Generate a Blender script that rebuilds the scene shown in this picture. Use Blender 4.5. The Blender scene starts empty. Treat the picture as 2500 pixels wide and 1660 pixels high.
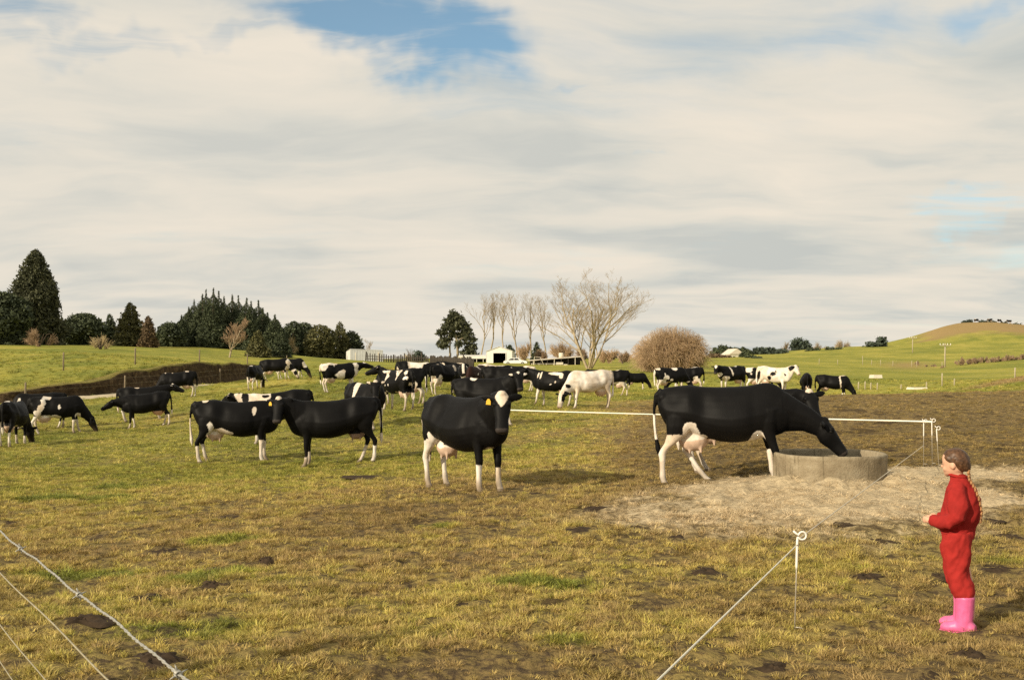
import bpy, bmesh, math, random
import numpy as np
from mathutils import Vector, Matrix

# ------------------------------------------------------------------ camera, sky, sun, exposure
F = 2430.6          # focal length in photograph pixels (35 mm on a 36 mm frame, 2500 px wide)
CAMH = 1.55         # eye height
HOR = 905.0         # row of the true horizon in the photograph
scene = bpy.context.scene
COL = scene.collection
cam_data = bpy.data.cameras.new('camera')
cam = bpy.data.objects.new('camera', cam_data)
COL.objects.link(cam)
cam.location = (0, 0, CAMH)
cam.rotation_euler = (math.radians(90), 0, 0)
cam_data.sensor_width = 36.0
cam_data.lens = 35.0
cam_data.shift_y = (HOR - 830.0) / 2500.0
cam_data.clip_start = 0.05
cam_data.clip_end = 20000
scene.camera = cam

SUN_EL = math.radians(26)
SH_AZ = math.radians(40)      # shadows run to the right and 40 degrees away from the camera
sun_dir = Vector((-math.cos(SH_AZ) * math.cos(SUN_EL), -math.sin(SH_AZ) * math.cos(SUN_EL), math.sin(SUN_EL)))
sun_data = bpy.data.lights.new('sun', 'SUN')
sun_data.energy = 5.0
sun_data.angle = math.radians(0.6)
sun_data.color = (1.0, 0.87, 0.66)
sun = bpy.data.objects.new('sun', sun_data)
COL.objects.link(sun)
sun.location = (-30, -30, 40)
sun.rotation_euler = (-sun_dir).to_track_quat('-Z', 'Y').to_euler()

scene.view_settings.view_transform = 'Standard'
scene.view_settings.look = 'None'
scene.view_settings.exposure = 0.10
scene.view_settings.gamma = 1.0
scene.view_settings.use_curve_mapping = False
scene.cycles.use_denoising = False
scene.cycles.max_bounces = 6
scene.cycles.transparent_max_bounces = 8

world = bpy.data.worlds.new('World')
scene.world = world
world.use_nodes = True


class NT:
    """small helper to write node trees"""
    def __init__(self, tree):
        self.t = tree
        tree.nodes.clear()

    def n(self, kind, **kw):
        nd = self.t.nodes.new(kind)
        for k, v in kw.items():
            if k.startswith('i_'):
                key = k[2:]
                nd.inputs[int(key) if key.isdigit() else key].default_value = v
            else:
                setattr(nd, k, v)
        return nd

    def l(self, a, b):
        self.t.links.new(a, b)

    def put(self, sock, v):
        if isinstance(v, bpy.types.NodeSocket):
            self.l(v, sock)
        else:
            sock.default_value = v

    def math(self, op, a, b=0.0, c=None, clamp=False):
        m = self.n('ShaderNodeMath', operation=op, use_clamp=clamp)
        self.put(m.inputs[0], a)
        self.put(m.inputs[1], b)
        if c is not None:
            self.put(m.inputs[2], c)
        return m.outputs[0]

    def vmath(self, op, a, b=None):
        m = self.n('ShaderNodeVectorMath', operation=op)
        self.put(m.inputs[0], a)
        if b is not None:
            if op == 'SCALE':
                self.put(m.inputs['Scale'], b)
            else:
                self.put(m.inputs[1], b)
        return m.outputs[1] if op in ('LENGTH', 'DOT_PRODUCT', 'DISTANCE') else m.outputs[0]

    def noise(self, vec, scale, detail=4.0, rough=0.55, dist=0.0, color=False):
        nd = self.n('ShaderNodeTexNoise')
        if vec is not None:
            self.l(vec, nd.inputs['Vector'])
        nd.inputs['Scale'].default_value = scale
        nd.inputs['Detail'].default_value = detail
        nd.inputs['Roughness'].default_value = rough
        nd.inputs['Distortion'].default_value = dist
        return nd.outputs['Color'] if color else nd.outputs[0]

    def ramp(self, fac, stops):
        r = self.n('ShaderNodeValToRGB')
        el = r.color_ramp.elements
        while len(el) > 1:
            el.remove(el[-1])
        for i, (p, c) in enumerate(stops):
            e = el[0] if i == 0 else el.new(p)
            e.position = p
            e.color = (c[0], c[1], c[2], 1) if hasattr(c, '__len__') else (c, c, c, 1)
        self.l(fac, r.inputs[0])
        return r.outputs[0]

    def smooth(self, v, a, b):
        m = self.n('ShaderNodeMapRange', interpolation_type='SMOOTHSTEP')
        self.put(m.inputs[0], v)
        m.inputs[1].default_value = a
        m.inputs[2].default_value = b
        m.inputs[3].default_value = 0.0
        m.inputs[4].default_value = 1.0
        return m.outputs[0]

    def mix(self, fac, a, b, blend='MIX'):
        m = self.n('ShaderNodeMix', data_type='RGBA', blend_type=blend)
        self.put(m.inputs[0], fac)
        self.put(m.inputs[6], a if not isinstance(a, tuple) else (*a[:3], 1))
        self.put(m.inputs[7], b if not isinstance(b, tuple) else (*b[:3], 1))
        return m.outputs[2]


def build_world():
    N = NT(world.node_tree)
    out = N.n('ShaderNodeOutputWorld')
    bg = N.n('ShaderNodeBackground')
    bg.inputs['Strength'].default_value = 0.10
    sky = N.n('ShaderNodeTexSky', sky_type='NISHITA')
    sky.sun_disc = False
    sky.sun_elevation = SUN_EL
    sky.sun_rotation = math.atan2(sun_dir.x, sun_dir.y)
    sky.altitude = 100
    sky.air_density = 1.0
    sky.dust_density = 0.6
    sky.ozone_density = 1.5
    tc = N.n('ShaderNodeTexCoord')
    d = N.vmath('NORMALIZE', tc.outputs['Generated'])
    sep = N.n('ShaderNodeSeparateXYZ')
    N.l(d, sep.inputs[0])
    zc = N.math('MAXIMUM', sep.outputs[2], 0.0)
    # flat cloud layer seen in perspective: direction divided by its height
    den = N.math('ADD', zc, 0.13)
    px = N.math('DIVIDE', sep.outputs[0], den)
    py = N.math('DIVIDE', sep.outputs[1], den)
    cmb = N.n('ShaderNodeCombineXYZ')
    N.l(px, cmb.inputs[0]); N.l(py, cmb.inputs[1]); cmb.inputs[2].default_value = 3.7
    P = cmb.outputs[0]
    warp = N.noise(P, 0.9, 3, 0.5, color=True)
    warp = N.vmath('SCALE', N.vmath('SUBTRACT', warp, (0.5, 0.5, 0.5)), 0.9)
    PW = N.vmath('ADD', P, warp)
    # streaks: stretch across the view so the layer reads as banded stratus
    mp = N.n('ShaderNodeMapping')
    N.l(PW, mp.inputs[0])
    mp.inputs['Rotation'].default_value = (0, 0, math.radians(14))
    mp.inputs['Scale'].default_value = (0.55, 1.25, 1)
    S = mp.outputs[0]
    n1 = N.noise(S, 1.1, 7, 0.55)
    n2 = N.noise(S, 3.2, 6, 0.6)
    n3 = N.noise(PW, 0.45, 3, 0.5)
    cover = N.math('ADD', N.math('MULTIPLY', n1, 0.6), N.math('MULTIPLY', n3, 0.4))
    cover = N.math('ADD', cover, N.math('MULTIPLY', N.math('SUBTRACT', n2, 0.5), 0.22))
    # thinner places in the layer, in directions of the sky
    warp2 = N.vmath('SCALE', N.vmath('SUBTRACT', N.noise(d, 7.0, 4, 0.6, color=True), (0.5, 0.5, 0.5)), 0.16)
    dw = N.vmath('ADD', d, warp2)
    thin = None
    for (u, v, ru, rv, amt) in [(850, 30, 280, 130, 0.44), (1070, 85, 160, 115, 0.38), (270, 105, 200, 42, 0.20), (60, 5, 170, 45, 0.21),
                                (2400, 500, 210, 48, 0.25), (2440, 10, 110, 40, 0.14), (2490, 640, 150, 40, 0.05),
                                (560, 108, 100, 30, 0.14), (2080, 75, 150, 60, 0.07), (1600, 412, 120, 12, 0.10), (1350, 195, 60, 14, 0.08)]:
        c = Vector(((u - 1250) / F, 1.0, (HOR - v) / F)).normalized()
        off = N.vmath('SUBTRACT', dw, tuple(c))
        off = N.vmath('MULTIPLY', off, (F / ru, 2.0, F / rv))
        q = N.vmath('LENGTH', off)
        g = N.math('MULTIPLY', N.smooth(q, 1.35, 0.25), amt)
        thin = g if thin is None else N.math('MAXIMUM', thin, g)
    # fibrous wisps, strongest where the layer thins
    mp2 = N.n('ShaderNodeMapping'); N.l(PW, mp2.inputs[0])
    mp2.inputs['Rotation'].default_value = (0, 0, math.radians(-38)); mp2.inputs['Scale'].default_value = (3.2, 9.0, 1)
    wisp = N.math('SUBTRACT', N.noise(mp2.outputs[0], 1.0, 6, .62, .6), .48)
    cover2 = N.math('ADD', N.math('SUBTRACT', N.math('ADD', cover, 0.17), thin), N.math('MULTIPLY', wisp, N.math('ADD', N.math('MULTIPLY', thin, 1.5), .10)))
    mask = N.math('ADD', N.math('MULTIPLY', N.smooth(cover2, 0.22, 0.64), .86), .14)
    hz = N.smooth(zc, 0.10, 0.0)
    mask = N.math('MAXIMUM', mask, N.math('MULTIPLY', hz, 0.85))
    # cloud tone: cream where thick and lit, grey-blue in the bands
    n4 = N.noise(S, 1.7, 6, 0.5)
    n5 = N.noise(PW, 0.8, 4, 0.5)
    tone = N.math('ADD', N.math('ADD', N.math('MULTIPLY', n4, 0.62), N.math('MULTIPLY', n5, 0.38)), N.math('MULTIPLY', N.math('SUBTRACT', n2, .5), .22))
    shade = N.ramp(tone, [(0.37, (5.0, 5.25, 5.0)), (0.44, (6.0, 6.0, 5.45)), (0.51, (7.1, 6.7, 5.8)), (0.61, (8.0, 7.25, 6.1))])
    # light gathers towards the sun side of the sky
    sd = N.vmath('DOT_PRODUCT', d, (-0.62, 0.72, 0.30))
    glow = N.smooth(sd, 0.2, 1.0)
    shade = N.mix(N.math('MULTIPLY', glow, 0.30), shade, (7.7, 7.05, 6.05))
    skyc = N.mix(1.0, sky.outputs[0], (0.84, 1.26, 1.26), 'MULTIPLY')
    col = N.mix(mask, skyc, shade)
    N.l(col, bg.inputs['Color'])
    N.l(bg.outputs[0], out.inputs[0])


build_world()

# ------------------------------------------------------------------ helpers
rng = np.random.default_rng(7)
random.seed(7)


def W(px, py, d):
    """photo pixel at depth d -> world point"""
    return Vector(((px - 1250.0) / F * d, d, CAMH - (py - HOR) / F * d))


def X(px, d):
    return (px - 1250.0) / F * d


def _hash(ix, iy, iz, seed):
    h = (ix.astype(np.int64) * 374761393 + iy.astype(np.int64) * 668265263 + iz.astype(np.int64) * 2147483647 + seed * 974711) & 0xFFFFFFFF
    h = ((h ^ (h >> 13)) * 1274126177) & 0xFFFFFFFF
    h = (h ^ (h >> 16)) & 0xFFFFFFFF
    return h.astype(np.float64) / 4294967295.0


def vnoise(x, y, z=None, seed=0):
    """value noise, -1..1"""
    x = np.asarray(x, float); y = np.asarray(y, float)
    z = np.zeros_like(x) if z is None else np.asarray(z, float)
    ix, iy, iz = np.floor(x), np.floor(y), np.floor(z)
    fx, fy, fz = x - ix, y - iy, z - iz
    fx = fx * fx * (3 - 2 * fx); fy = fy * fy * (3 - 2 * fy); fz = fz * fz * (3 - 2 * fz)
    r = 0
    for a in (0, 1):
        for b in (0, 1):
            for c in (0, 1):
                w = (fx if a else 1 - fx) * (fy if b else 1 - fy) * (fz if c else 1 - fz)
                r = r + w * _hash(ix + a, iy + b, iz + c, seed)
    return r * 2 - 1


def fbm(x, y, z=None, seed=0, octv=4, gain=0.5):
    s = 0; a = 1.0; t = 0
    for i in range(octv):
        k = 2.03 ** i
        s = s + a * vnoise(np.asarray(x) * k + i * 17.3, np.asarray(y) * k + i * 9.1, None if z is None else np.asarray(z) * k, seed + i)
        t += a; a *= gain
    return s / t


def sstep(a, b, x):
    t = np.clip((np.asarray(x, float) - a) / (b - a), 0, 1)
    return t * t * (3 - 2 * t)


def mesh_from(name, verts, faces, mat=None, smooth=False):
    me = bpy.data.meshes.new(name)
    me.from_pydata([tuple(v) for v in verts], [], faces)
    me.update()
    if smooth:
        me.polygons.foreach_set('use_smooth', [True] * len(me.polygons))
    if mat is not None:
        me.materials.append(mat)
    return me


def quad_mesh(name, V, nquads_idx, mat=None, smooth=False):
    """fast mesh of quads or tris from numpy arrays"""
    me = bpy.data.meshes.new(name)
    V = np.asarray(V, np.float32); Q = np.asarray(nquads_idx, np.int32)
    k = Q.shape[1]
    me.vertices.add(len(V)); me.vertices.foreach_set('co', V.ravel())
    me.loops.add(Q.size); me.loops.foreach_set('vertex_index', Q.ravel())
    me.polygons.add(len(Q))
    me.polygons.foreach_set('loop_start', np.arange(0, Q.size, k, dtype=np.int32))
    me.polygons.foreach_set('loop_total', np.full(len(Q), k, np.int32))
    if smooth:
        me.polygons.foreach_set('use_smooth', np.ones(len(Q), bool))
    me.update(calc_edges=True)
    me.validate()
    if mat is not None:
        me.materials.append(mat)
    return me


def link(name, data, parent=None, loc=(0, 0, 0), rz=0.0):
    o = bpy.data.objects.new(name, data)
    COL.objects.link(o)
    o.location = loc
    o.rotation_euler = (0, 0, rz)
    if parent is not None:
        o.parent = parent
    return o


def tag(o, label=None, cat=None, group=None, kind=None):
    if label: o['label'] = label
    if cat: o['category'] = cat
    if group: o['group'] = group
    if kind: o['kind'] = kind
    return o


def thing(name, label, cat, loc=(0, 0, 0), rz=0.0, group=None):
    return tag(link(name, None, None, loc, rz), label, cat, group)


class MB:
    """collects vertices and faces of one mesh"""
    def __init__(self):
        self.v = []; self.f = []

    def add(self, vs, fs):
        b = len(self.v)
        self.v += [tuple(v) for v in vs]
        self.f += [tuple(i + b for i in f) for f in fs]

    def box(self, c, s, rot=None):
        cx, cy, cz = c; sx, sy, sz = s[0] / 2, s[1] / 2, s[2] / 2
        vs = [Vector((x * sx, y * sy, z * sz)) for z in (-1, 1) for y in (-1, 1) for x in (-1, 1)]
        if rot is not None:
            vs = [rot @ v for v in vs]
        vs = [v + Vector(c) for v in vs]
        self.add(vs, [(0, 2, 3, 1), (4, 5, 7, 6), (0, 1, 5, 4), (2, 6, 7, 3), (0, 4, 6, 2), (1, 3, 7, 5)])

    def tube(self, pts, rad, n=6, cap=True):
        pts = [Vector(p) for p in pts]
        if not hasattr(rad, '__len__'):
            rad = [rad] * len(pts)
        rings = []
        up = None
        for i, p in enumerate(pts):
            t = (pts[min(i + 1, len(pts) - 1)] - pts[max(i - 1, 0)]).normalized()
            if up is None:
                up = t.orthogonal().normalized()
            else:
                up = (up - t * up.dot(t))
                up = up.normalized() if up.length > 1e-6 else t.orthogonal().normalized()
            s = t.cross(up)
            rings.append([p + (up * math.cos(a) + s * math.sin(a)) * rad[i] for a in [2 * math.pi * k / n for k in range(n)]])
        vs = [v for r in rings for v in r]
        fs = []
        for i in range(len(pts) - 1):
            for k in range(n):
                a = i * n + k; b = i * n + (k + 1) % n
                fs.append((a, b, b + n, a + n))
        if cap:
            fs.append(tuple(range(n - 1, -1, -1)))
            fs.append(tuple(range((len(pts) - 1) * n, len(pts) * n)))
        self.add(vs, fs)

    def build(self, name, mat=None, parent=None, smooth=False, loc=(0, 0, 0), rz=0.0):
        return link(name, mesh_from(name, self.v, self.f, mat, smooth), parent, loc, rz)


def mat_simple(name, color, rough=0.7, noise=None, bump=0.0, spec=0.3, metal=0.0):
    """principled material; noise = (scale, amount) varies value"""
    m = bpy.data.materials.new(name)
    m.use_nodes = True
    N = NT(m.node_tree)
    out = N.n('ShaderNodeOutputMaterial'); b = N.n('ShaderNodeBsdfPrincipled')
    N.l(b.outputs[0], out.inputs[0])
    b.inputs['Roughness'].default_value = rough
    b.inputs['Specular IOR Level'].default_value = spec
    b.inputs['Metallic'].default_value = metal
    if noise:
        tc = N.n('ShaderNodeTexCoord')
        nz = N.noise(tc.outputs['Object'], noise[0], 5, 0.6)
        lo = tuple(c * (1 - noise[1]) for c in color); hi = tuple(min(1, c * (1 + noise[1])) for c in color)
        N.l(N.ramp(nz, [(0.3, lo), (0.7, hi)]), b.inputs['Base Color'])
        if bump:
            bp = N.n('ShaderNodeBump'); bp.inputs['Strength'].default_value = bump
            N.l(N.noise(tc.outputs['Object'], noise[0] * 2.5, 5, 0.65), bp.inputs['Height'])
            N.l(bp.outputs[0], b.inputs['Normal'])
    else:
        b.inputs['Base Color'].default_value = (*color, 1)
    return m


M_PLASTIC = mat_simple('white_plastic', (.80, .76, .68), .45)
M_STEEL = mat_simple('weathered_steel_rod', (.42, .38, .31), .5, (30, .2), metal=.3)
M_WIRE = mat_simple('galvanised_wire', (.36, .35, .31), .45, (60, .2), metal=.35)
M_WIRE2 = mat_simple('dull_wire', (.34, .30, .20), .55, (60, .2), metal=.2)
M_POSTW = mat_simple('weathered_timber', (.21, .165, .11), .85, (14, .3), .3)
M_WATER = mat_simple('trough_water', (.012, .014, .010), .06, spec=.5)

# ------------------------------------------------------------------ terrain
TROUGH = (X(2025, 13.75), 13.75)
STRAWC = (X(2080, 12.2), 12.2)
# control points: photo column, depth, height
CP = [
    # near field
    (-600, 4, -.1), (300, 4, -.08), (1250, 4, -.1), (2200, 4, -.12), (3200, 4, -.1),
    (2360, 6.55, -.16), (1945, 6.5, -.14), (1000, 7, -.12), (200, 8, -.2), (3200, 9, -.1),
    (1750, 13.6, -.07), (2025, 14.2, -.03), (2270, 16, 0.0), (1130, 14.6, -.2), (500, 14, -.3), (-300, 14, -.3),
    (560, 22.4, -.47), (830, 21, -.42), (1250, 22, -.15), (1700, 22, .0), (2300, 24, .28), (2700, 24, .3),
    (50, 30, -.75), (150, 35, -.79), (350, 37, -.67), (-300, 38, -.7), (920, 30, -.15), (1180, 28, .0), (950, 33, .25), (1350, 36, .2), (1430, 39, .12),
    (1700, 35, .35), (2050, 38, .62), (2300, 40, .66), (2500, 40, .64), (2800, 40, .6),
    (600, 40, -.1), (760, 38, .0),
    # middle distance
    (-200, 52, -.1), (30, 53, -.05), (155, 54, .04), (305, 58, .17), (425, 55, .15), (540, 76, .55), (640, 85, .9), (620, 58, .5), (700, 64, 1.1), (840, 48, .6),
    (1090, 47, .5), (1220, 48, .4), (1510, 52, .2), (1560, 68, .05), (1555, 82, -.1), (1640, 95, .9), (1690, 54, .4), (1780, 54, .42), (1900, 54, .38), (2000, 55, -.05), (2070, 57, -.1), (2300, 58, .15),
    (2290, 62, .1), (2420, 62, .85), (2560, 64, 1.45), (2900, 66, 2.4), (2400, 85, .75), (2560, 90, .8),
    (2000, 75, .3), (2200, 75, .15), (1700, 85, 1.2),
    (950, 90, 1.75), (900, 130, 2.6), (1250, 70, .85), (1250, 100, 1.55), (1200, 195, 3.0), (1500, 110, 1.6), (1440, 125, 1.75), (1700, 150, 2.6), (1600, 200, 3.2),
    (760, 100, 2.0), (760, 160, 3.6), (840, 170, 3.3),
    # left rise (the cut bank's step is added separately)
    (-300, 75, 1.0), (0, 72, .9), (160, 72, 1.0), (330, 76, 1.05), (480, 84, 1.1), (600, 92, 1.4),
    (-300, 100, 3.8), (0, 100, 3.6), (160, 102, 3.6), (300, 105, 3.4), (500, 110, 3.2), (620, 116, 2.3),
    (-200, 140, 5.2), (200, 145, 5.3), (500, 150, 5.1), (640, 150, 4.4),
    # right: green flats, then the hill
    (2000, 110, 1.0), (2300, 110, .75), (2600, 110, 1.0), (2000, 150, 1.9), (2300, 150, 1.45), (2520, 150, 2.2), (2700, 150, 2.6),
    (1850, 200, 3.8), (2100, 200, 3.7), (2300, 200, 3.8), (2600, 200, 5.0),
    (1750, 260, 5.2), (1900, 300, 6.5), (2000, 320, 8.8), (2100, 320, 9.4), (2200, 340, 10.2), (2250, 355, 13.0), (2300, 370, 18.0), (2350, 380, 20.0), (2430, 380, 20.0), (2520, 380, 18.6), (2700, 380, 15),
    (2300, 290, 8.6), (2450, 290, 9.5), (2200, 280, 7.2),
    (1900, 450, 6), (2200, 480, 8), (2400, 480, 13), (2700, 480, 10),
    # far
    (-400, 300, 5), (400, 300, 5), (1000, 300, 5), (1400, 300, 5.2), (-400, 800, 10), (400, 800, 10), (1000, 800, 10), (1500, 800, 10.5), (2000, 800, 10), (2600, 800, 10),
    (-400, 4000, 36), (600, 4000, 36), (1250, 4000, 36), (2000, 4000, 36), (2800, 4000, 36),
]


def _uv(x, y):
    d = np.maximum(np.asarray(y, float), 4.0)
    u = np.clip(np.asarray(x, float) / d * F / 1000.0, -1.9, 1.9)
    return u * 1.15, np.log(d) * 1.6


_cp = np.array(CP, float)
_cu, _cv = (_cp[:, 0] - 1250) / 1000.0 * 1.15, np.log(_cp[:, 1]) * 1.6


def _phi(r):
    return r      # biharmonic-like: tight, no overshoot


_A = _phi(np.hypot(_cu[:, None] - _cu[None], _cv[:, None] - _cv[None])) - 0.004 * np.eye(len(_cu))
_Pm = np.stack([np.ones_like(_cu), _cu, _cv], 1)
_M = np.block([[_A, _Pm], [_Pm.T, np.zeros((3, 3))]])
_sol = np.linalg.solve(_M, np.concatenate([_cp[:, 2], np.zeros(3)]))

# the cut bank on the left: foot line in plan, height of the step along it
BANK = np.array([(X(-420, 50), 50, .15), (X(-150, 51), 51, .35), (X(20, 52), 52, .5), (X(155, 55), 55, .75), (X(235, 57), 57, .78), (X(305, 59.5), 59.5, 1.12),
                 (X(425, 66), 66, 1.30), (X(540, 76), 76, 1.45), (X(610, 84), 84, 1.15), (X(660, 92), 92, .45), (X(720, 104), 104, .05)])


def bank_side(x, y):
    """signed distance from the foot line (positive = uphill, away from camera) and step height there"""
    x = np.asarray(x, float); y = np.asarray(y, float)
    best = np.full(x.shape, 1e9); sgn = np.ones(x.shape); hh = np.zeros(x.shape)
    for i in range(len(BANK) - 1):
        a, b = BANK[i], BANK[i + 1]
        ex, ey = b[0] - a[0], b[1] - a[1]
        L2 = ex * ex + ey * ey
        tt = ((x - a[0]) * ex + (y - a[1]) * ey) / L2
        t = np.clip(tt, 0, 1)
        dx, dy = x - (a[0] + t * ex), y - (a[1] + t * ey)
        dd = np.hypot(dx, dy)
        cr = ex * (y - a[1]) - ey * (x - a[0])
        up = dd < best
        best = np.where(up, dd, best)
        sgn = np.where(up, np.sign(cr), sgn)
        hh = np.where(up, a[2] + t * (b[2] - a[2]), hh)
    hh = hh * np.clip(1 - np.maximum(0, BANK[0, 0] - x) / 12, 0, 1)
    return best * sgn, hh


def terrain(x, y, micro=True, bank=True):
    x = np.atleast_1d(np.asarray(x, float)); y = np.atleast_1d(np.asarray(y, float))
    u, v = _uv(x, y)
    z = np.empty(x.shape)
    fl = x.ravel().size
    uf, vf = u.ravel(), v.ravel()
    zf = np.empty(fl)
    for s in range(0, fl, 20000):
        e = min(fl, s + 20000)
        R = np.hypot(uf[s:e, None] - _cu[None], vf[s:e, None] - _cv[None])
        zf[s:e] = _phi(R) @ _sol[:-3] + _sol[-3] + _sol[-2] * uf[s:e] + _sol[-1] * vf[s:e]
    z = zf.reshape(x.shape)
    if bank:
        sd, hh = bank_side(x, y)
        z = z + hh * sstep(0.55, 1.10, sd)
    d = np.hypot(x, y)
    z = z + 0.05 * fbm(x * .22, y * .22, seed=3, octv=3) * sstep(3, 12, d)
    z = z + sstep(120, 260, d) * .45 * fbm(x * .035, y * .035, seed=5, octv=4)
    if micro:
        # trodden, pugged pasture
        a = 1 - sstep(40, 90, d)
        n = fbm(x * 1.6, y * 1.6, seed=11, octv=3)
        m = fbm(x * 4.3, y * 4.3, seed=23, octv=2)
        fine = fbm(x * 9.5, y * 9.5, seed=29, octv=2)
        hoof = fbm(x * 2.1, y * 3.2, seed=37, octv=3)
        uu = x / np.maximum(y, 1.0) * F + 1250
        trod = sstep(1500, 1850, uu) * sstep(8, 12, y) * sstep(52, 44, y)
        near = 1 - sstep(18, 32, d)
        z = z + a * (0.030 * n + 0.022 * m) + near * .020 * fine + a * trod * .055 * np.minimum(hoof + .1, .25) * 1.6
        # heap of trampled straw round the trough
        r = np.hypot((x - STRAWC[0]) / 2.6, (y - STRAWC[1]) / 2.4)
        z = z + 0.06 * np.exp(-r * r * 1.5)
        r2 = np.hypot(x - TROUGH[0], y - TROUGH[1])
        z = z + 0.15 * np.exp(-((r2 - 0.86) / 0.30) ** 2) * (0.75 + 0.5 * m) * sstep(0.6, -0.8, y - TROUGH[1] + .2)
    return z


def gz(x, y):
    return float(terrain(np.array([x]), np.array([y]))[0])


def straw_w(x, y):
    w = fbm(x * .9, y * .9, seed=31, octv=3) * .35
    r = np.hypot((x - STRAWC[0]) / 3.0, (y - STRAWC[1]) / 3.1) + w * 1.3
    r2 = np.hypot((x - X(2330, 14.5)) / 2.2, (y - 14.6) / 1.3) + w
    r3 = np.hypot((x - X(1780, 11.6)) / 2.3, (y - 11.6) / 1.7) + w * 1.5
    return np.maximum(np.maximum(sstep(1.25, .25, r), .9 * sstep(1.15, .3, r2)), .62 * sstep(1.25, .3, r3))


LUSH = [(px_, (CAMH + .17) * F / (py_ - HOR), r_) for (px_, py_, r_) in [(1062, 1284, .30), (1270, 1448, .34), (1390, 1456, .32), (545, 1402, .36), (470, 1420, .30), (430, 1590, .45), (560, 1558, .30), (545, 1310, .40), (120, 1400, .35), (240, 1395, .40), (130, 1180, .55), (250, 1185, .5), (858, 1212, .22), (1385, 1625, .25), (2440, 1392, .30), (300, 1060 + 90, .6)]]


def zones(x, y):
    """weights of ground cover: greenness, brown trampling, straw, dry tan, bare earth"""
    x = np.asarray(x, float); y = np.asarray(y, float)
    u = x / np.maximum(y, 1.0) * F + 1250
    n1 = fbm(x * .13, y * .13, seed=41, octv=4)
    n2 = fbm(x * .55, y * .55, seed=47, octv=4)
    green = .30 + .34 * n1 + .34 * n2
    # greener paddock further off and to the left
    green = green + .30 * sstep(12, 20, y) * sstep(1750, 1000, u) + .22 * sstep(22, 32, y + .004 * (1300 - u)) * sstep(1900, 1560, u)
    green = green + .10 * sstep(900, 0, u) * sstep(16, 5, y)
    for (pu, pd, rr) in LUSH:
        q = np.hypot((x - X(pu, pd)) * .8, (y - pd) * 1.1) / rr + .55 * n2
        green = green + 0.75 * sstep(1.0, .2, q)
    # trampled brown ground right of and behind the trough up to the brow
    brown = sstep(1350, 1750, u + 250 * n1) * sstep(8.5, 13, y + 2 * n2) * sstep(46, 40, y)
    brown = np.maximum(brown, .55 * sstep(.05, .5, n2 - .25 * n1) * sstep(20, 12, y))
    brown = np.maximum(brown, .55 * sstep(1900, 2400, u) * sstep(14, 8, y))
    green = green - .75 * brown * (1 - .2 * n2)
    green = np.where(y > 44, np.maximum(green, .78 + .35 * n1 + .2 * n2), green)
    # dry tan slopes on the right
    u2 = u
    tan = sstep(0, 40, (u2 - 2270) - (66 - y) * 0) * sstep(54, 58, y) * sstep(76, 70, y) * sstep(-.02, .10, (u2 - 2270) / 1800 - (y - 58) / 160)
    tan = np.maximum(tan, sstep(2210, 2290, u + 30 * n1) * sstep(318, 338, y + 22 * n1) * sstep(520, 430, y))
    tan = np.maximum(tan, .8 * np.exp(-(((u - 2215) / 60) ** 2 + ((y - 172) / 16) ** 2)))
    tan = np.maximum(tan, .35 * sstep(.25, .6, n1) * sstep(60, 90, y) * sstep(900, 1100, u) * sstep(2000, 1800, u))
    return np.clip(green, 0, 1.15), np.clip(brown, 0, 1), straw_w(x, y), np.clip(tan, 0, 1)


def build_terrain():
    # rings round the origin, fine near, coarse far
    r = [0.6]
    while r[-1] < 60: r.append(r[-1] * (1.0062 if r[-1] < 24 else 1.0095) if r[-1] > 3.5 else r[-1] * 1.12)
    while r[-1] < 9000: r.append(r[-1] * (1.02 if r[-1] < 500 else 1.08))
    r = np.array(r)
    a = np.concatenate([np.linspace(-180, -50, 44)[:-1], np.linspace(-50, -31, 40)[:-1], np.linspace(-31, 31, 500), np.linspace(31, 50, 40)[1:], np.linspace(50, 180, 44)[1:-1]])
    a = np.radians(a)
    R, A = np.meshgrid(r, a, indexing='ij')
    x = R * np.sin(A); y = R * np.cos(A)
    z = terrain(x, y)
    nr, na = R.shape
    V = np.stack([x.ravel(), y.ravel(), z.ravel()], 1)
    i = np.arange(nr - 1)[:, None]; k = np.arange(na)[None]
    k2 = (k + 1) % na
    Q = np.stack([i * na + k, i * na + k2, (i + 1) * na + k2, (i + 1) * na + k], -1).reshape(-1, 4)
    Q = Q[:, ::-1]
    # close the middle
    me = quad_mesh('ground', V, Q, None, True)
    g, b, s, t = zones(V[:, 0], V[:, 1])
    att = me.color_attributes.new('zones', 'FLOAT_COLOR', 'POINT')
    arr = np.stack([g, b, s, t], 1).astype(np.float32)
    att.data.foreach_set('color', arr.ravel())
    o = link('ground', me)
    tag(o, kind='structure')
    return o


GREEN = (.180, .195, .036)
GREEN2 = (.330, .300, .058)
OLIVE = (.435, .340, .102)
BROWN = (.300, .210, .085)
STRAW = (.680, .555, .365)
TAN = (.36, .25, .095)
EARTH = (.060, .042, .028)


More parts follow.
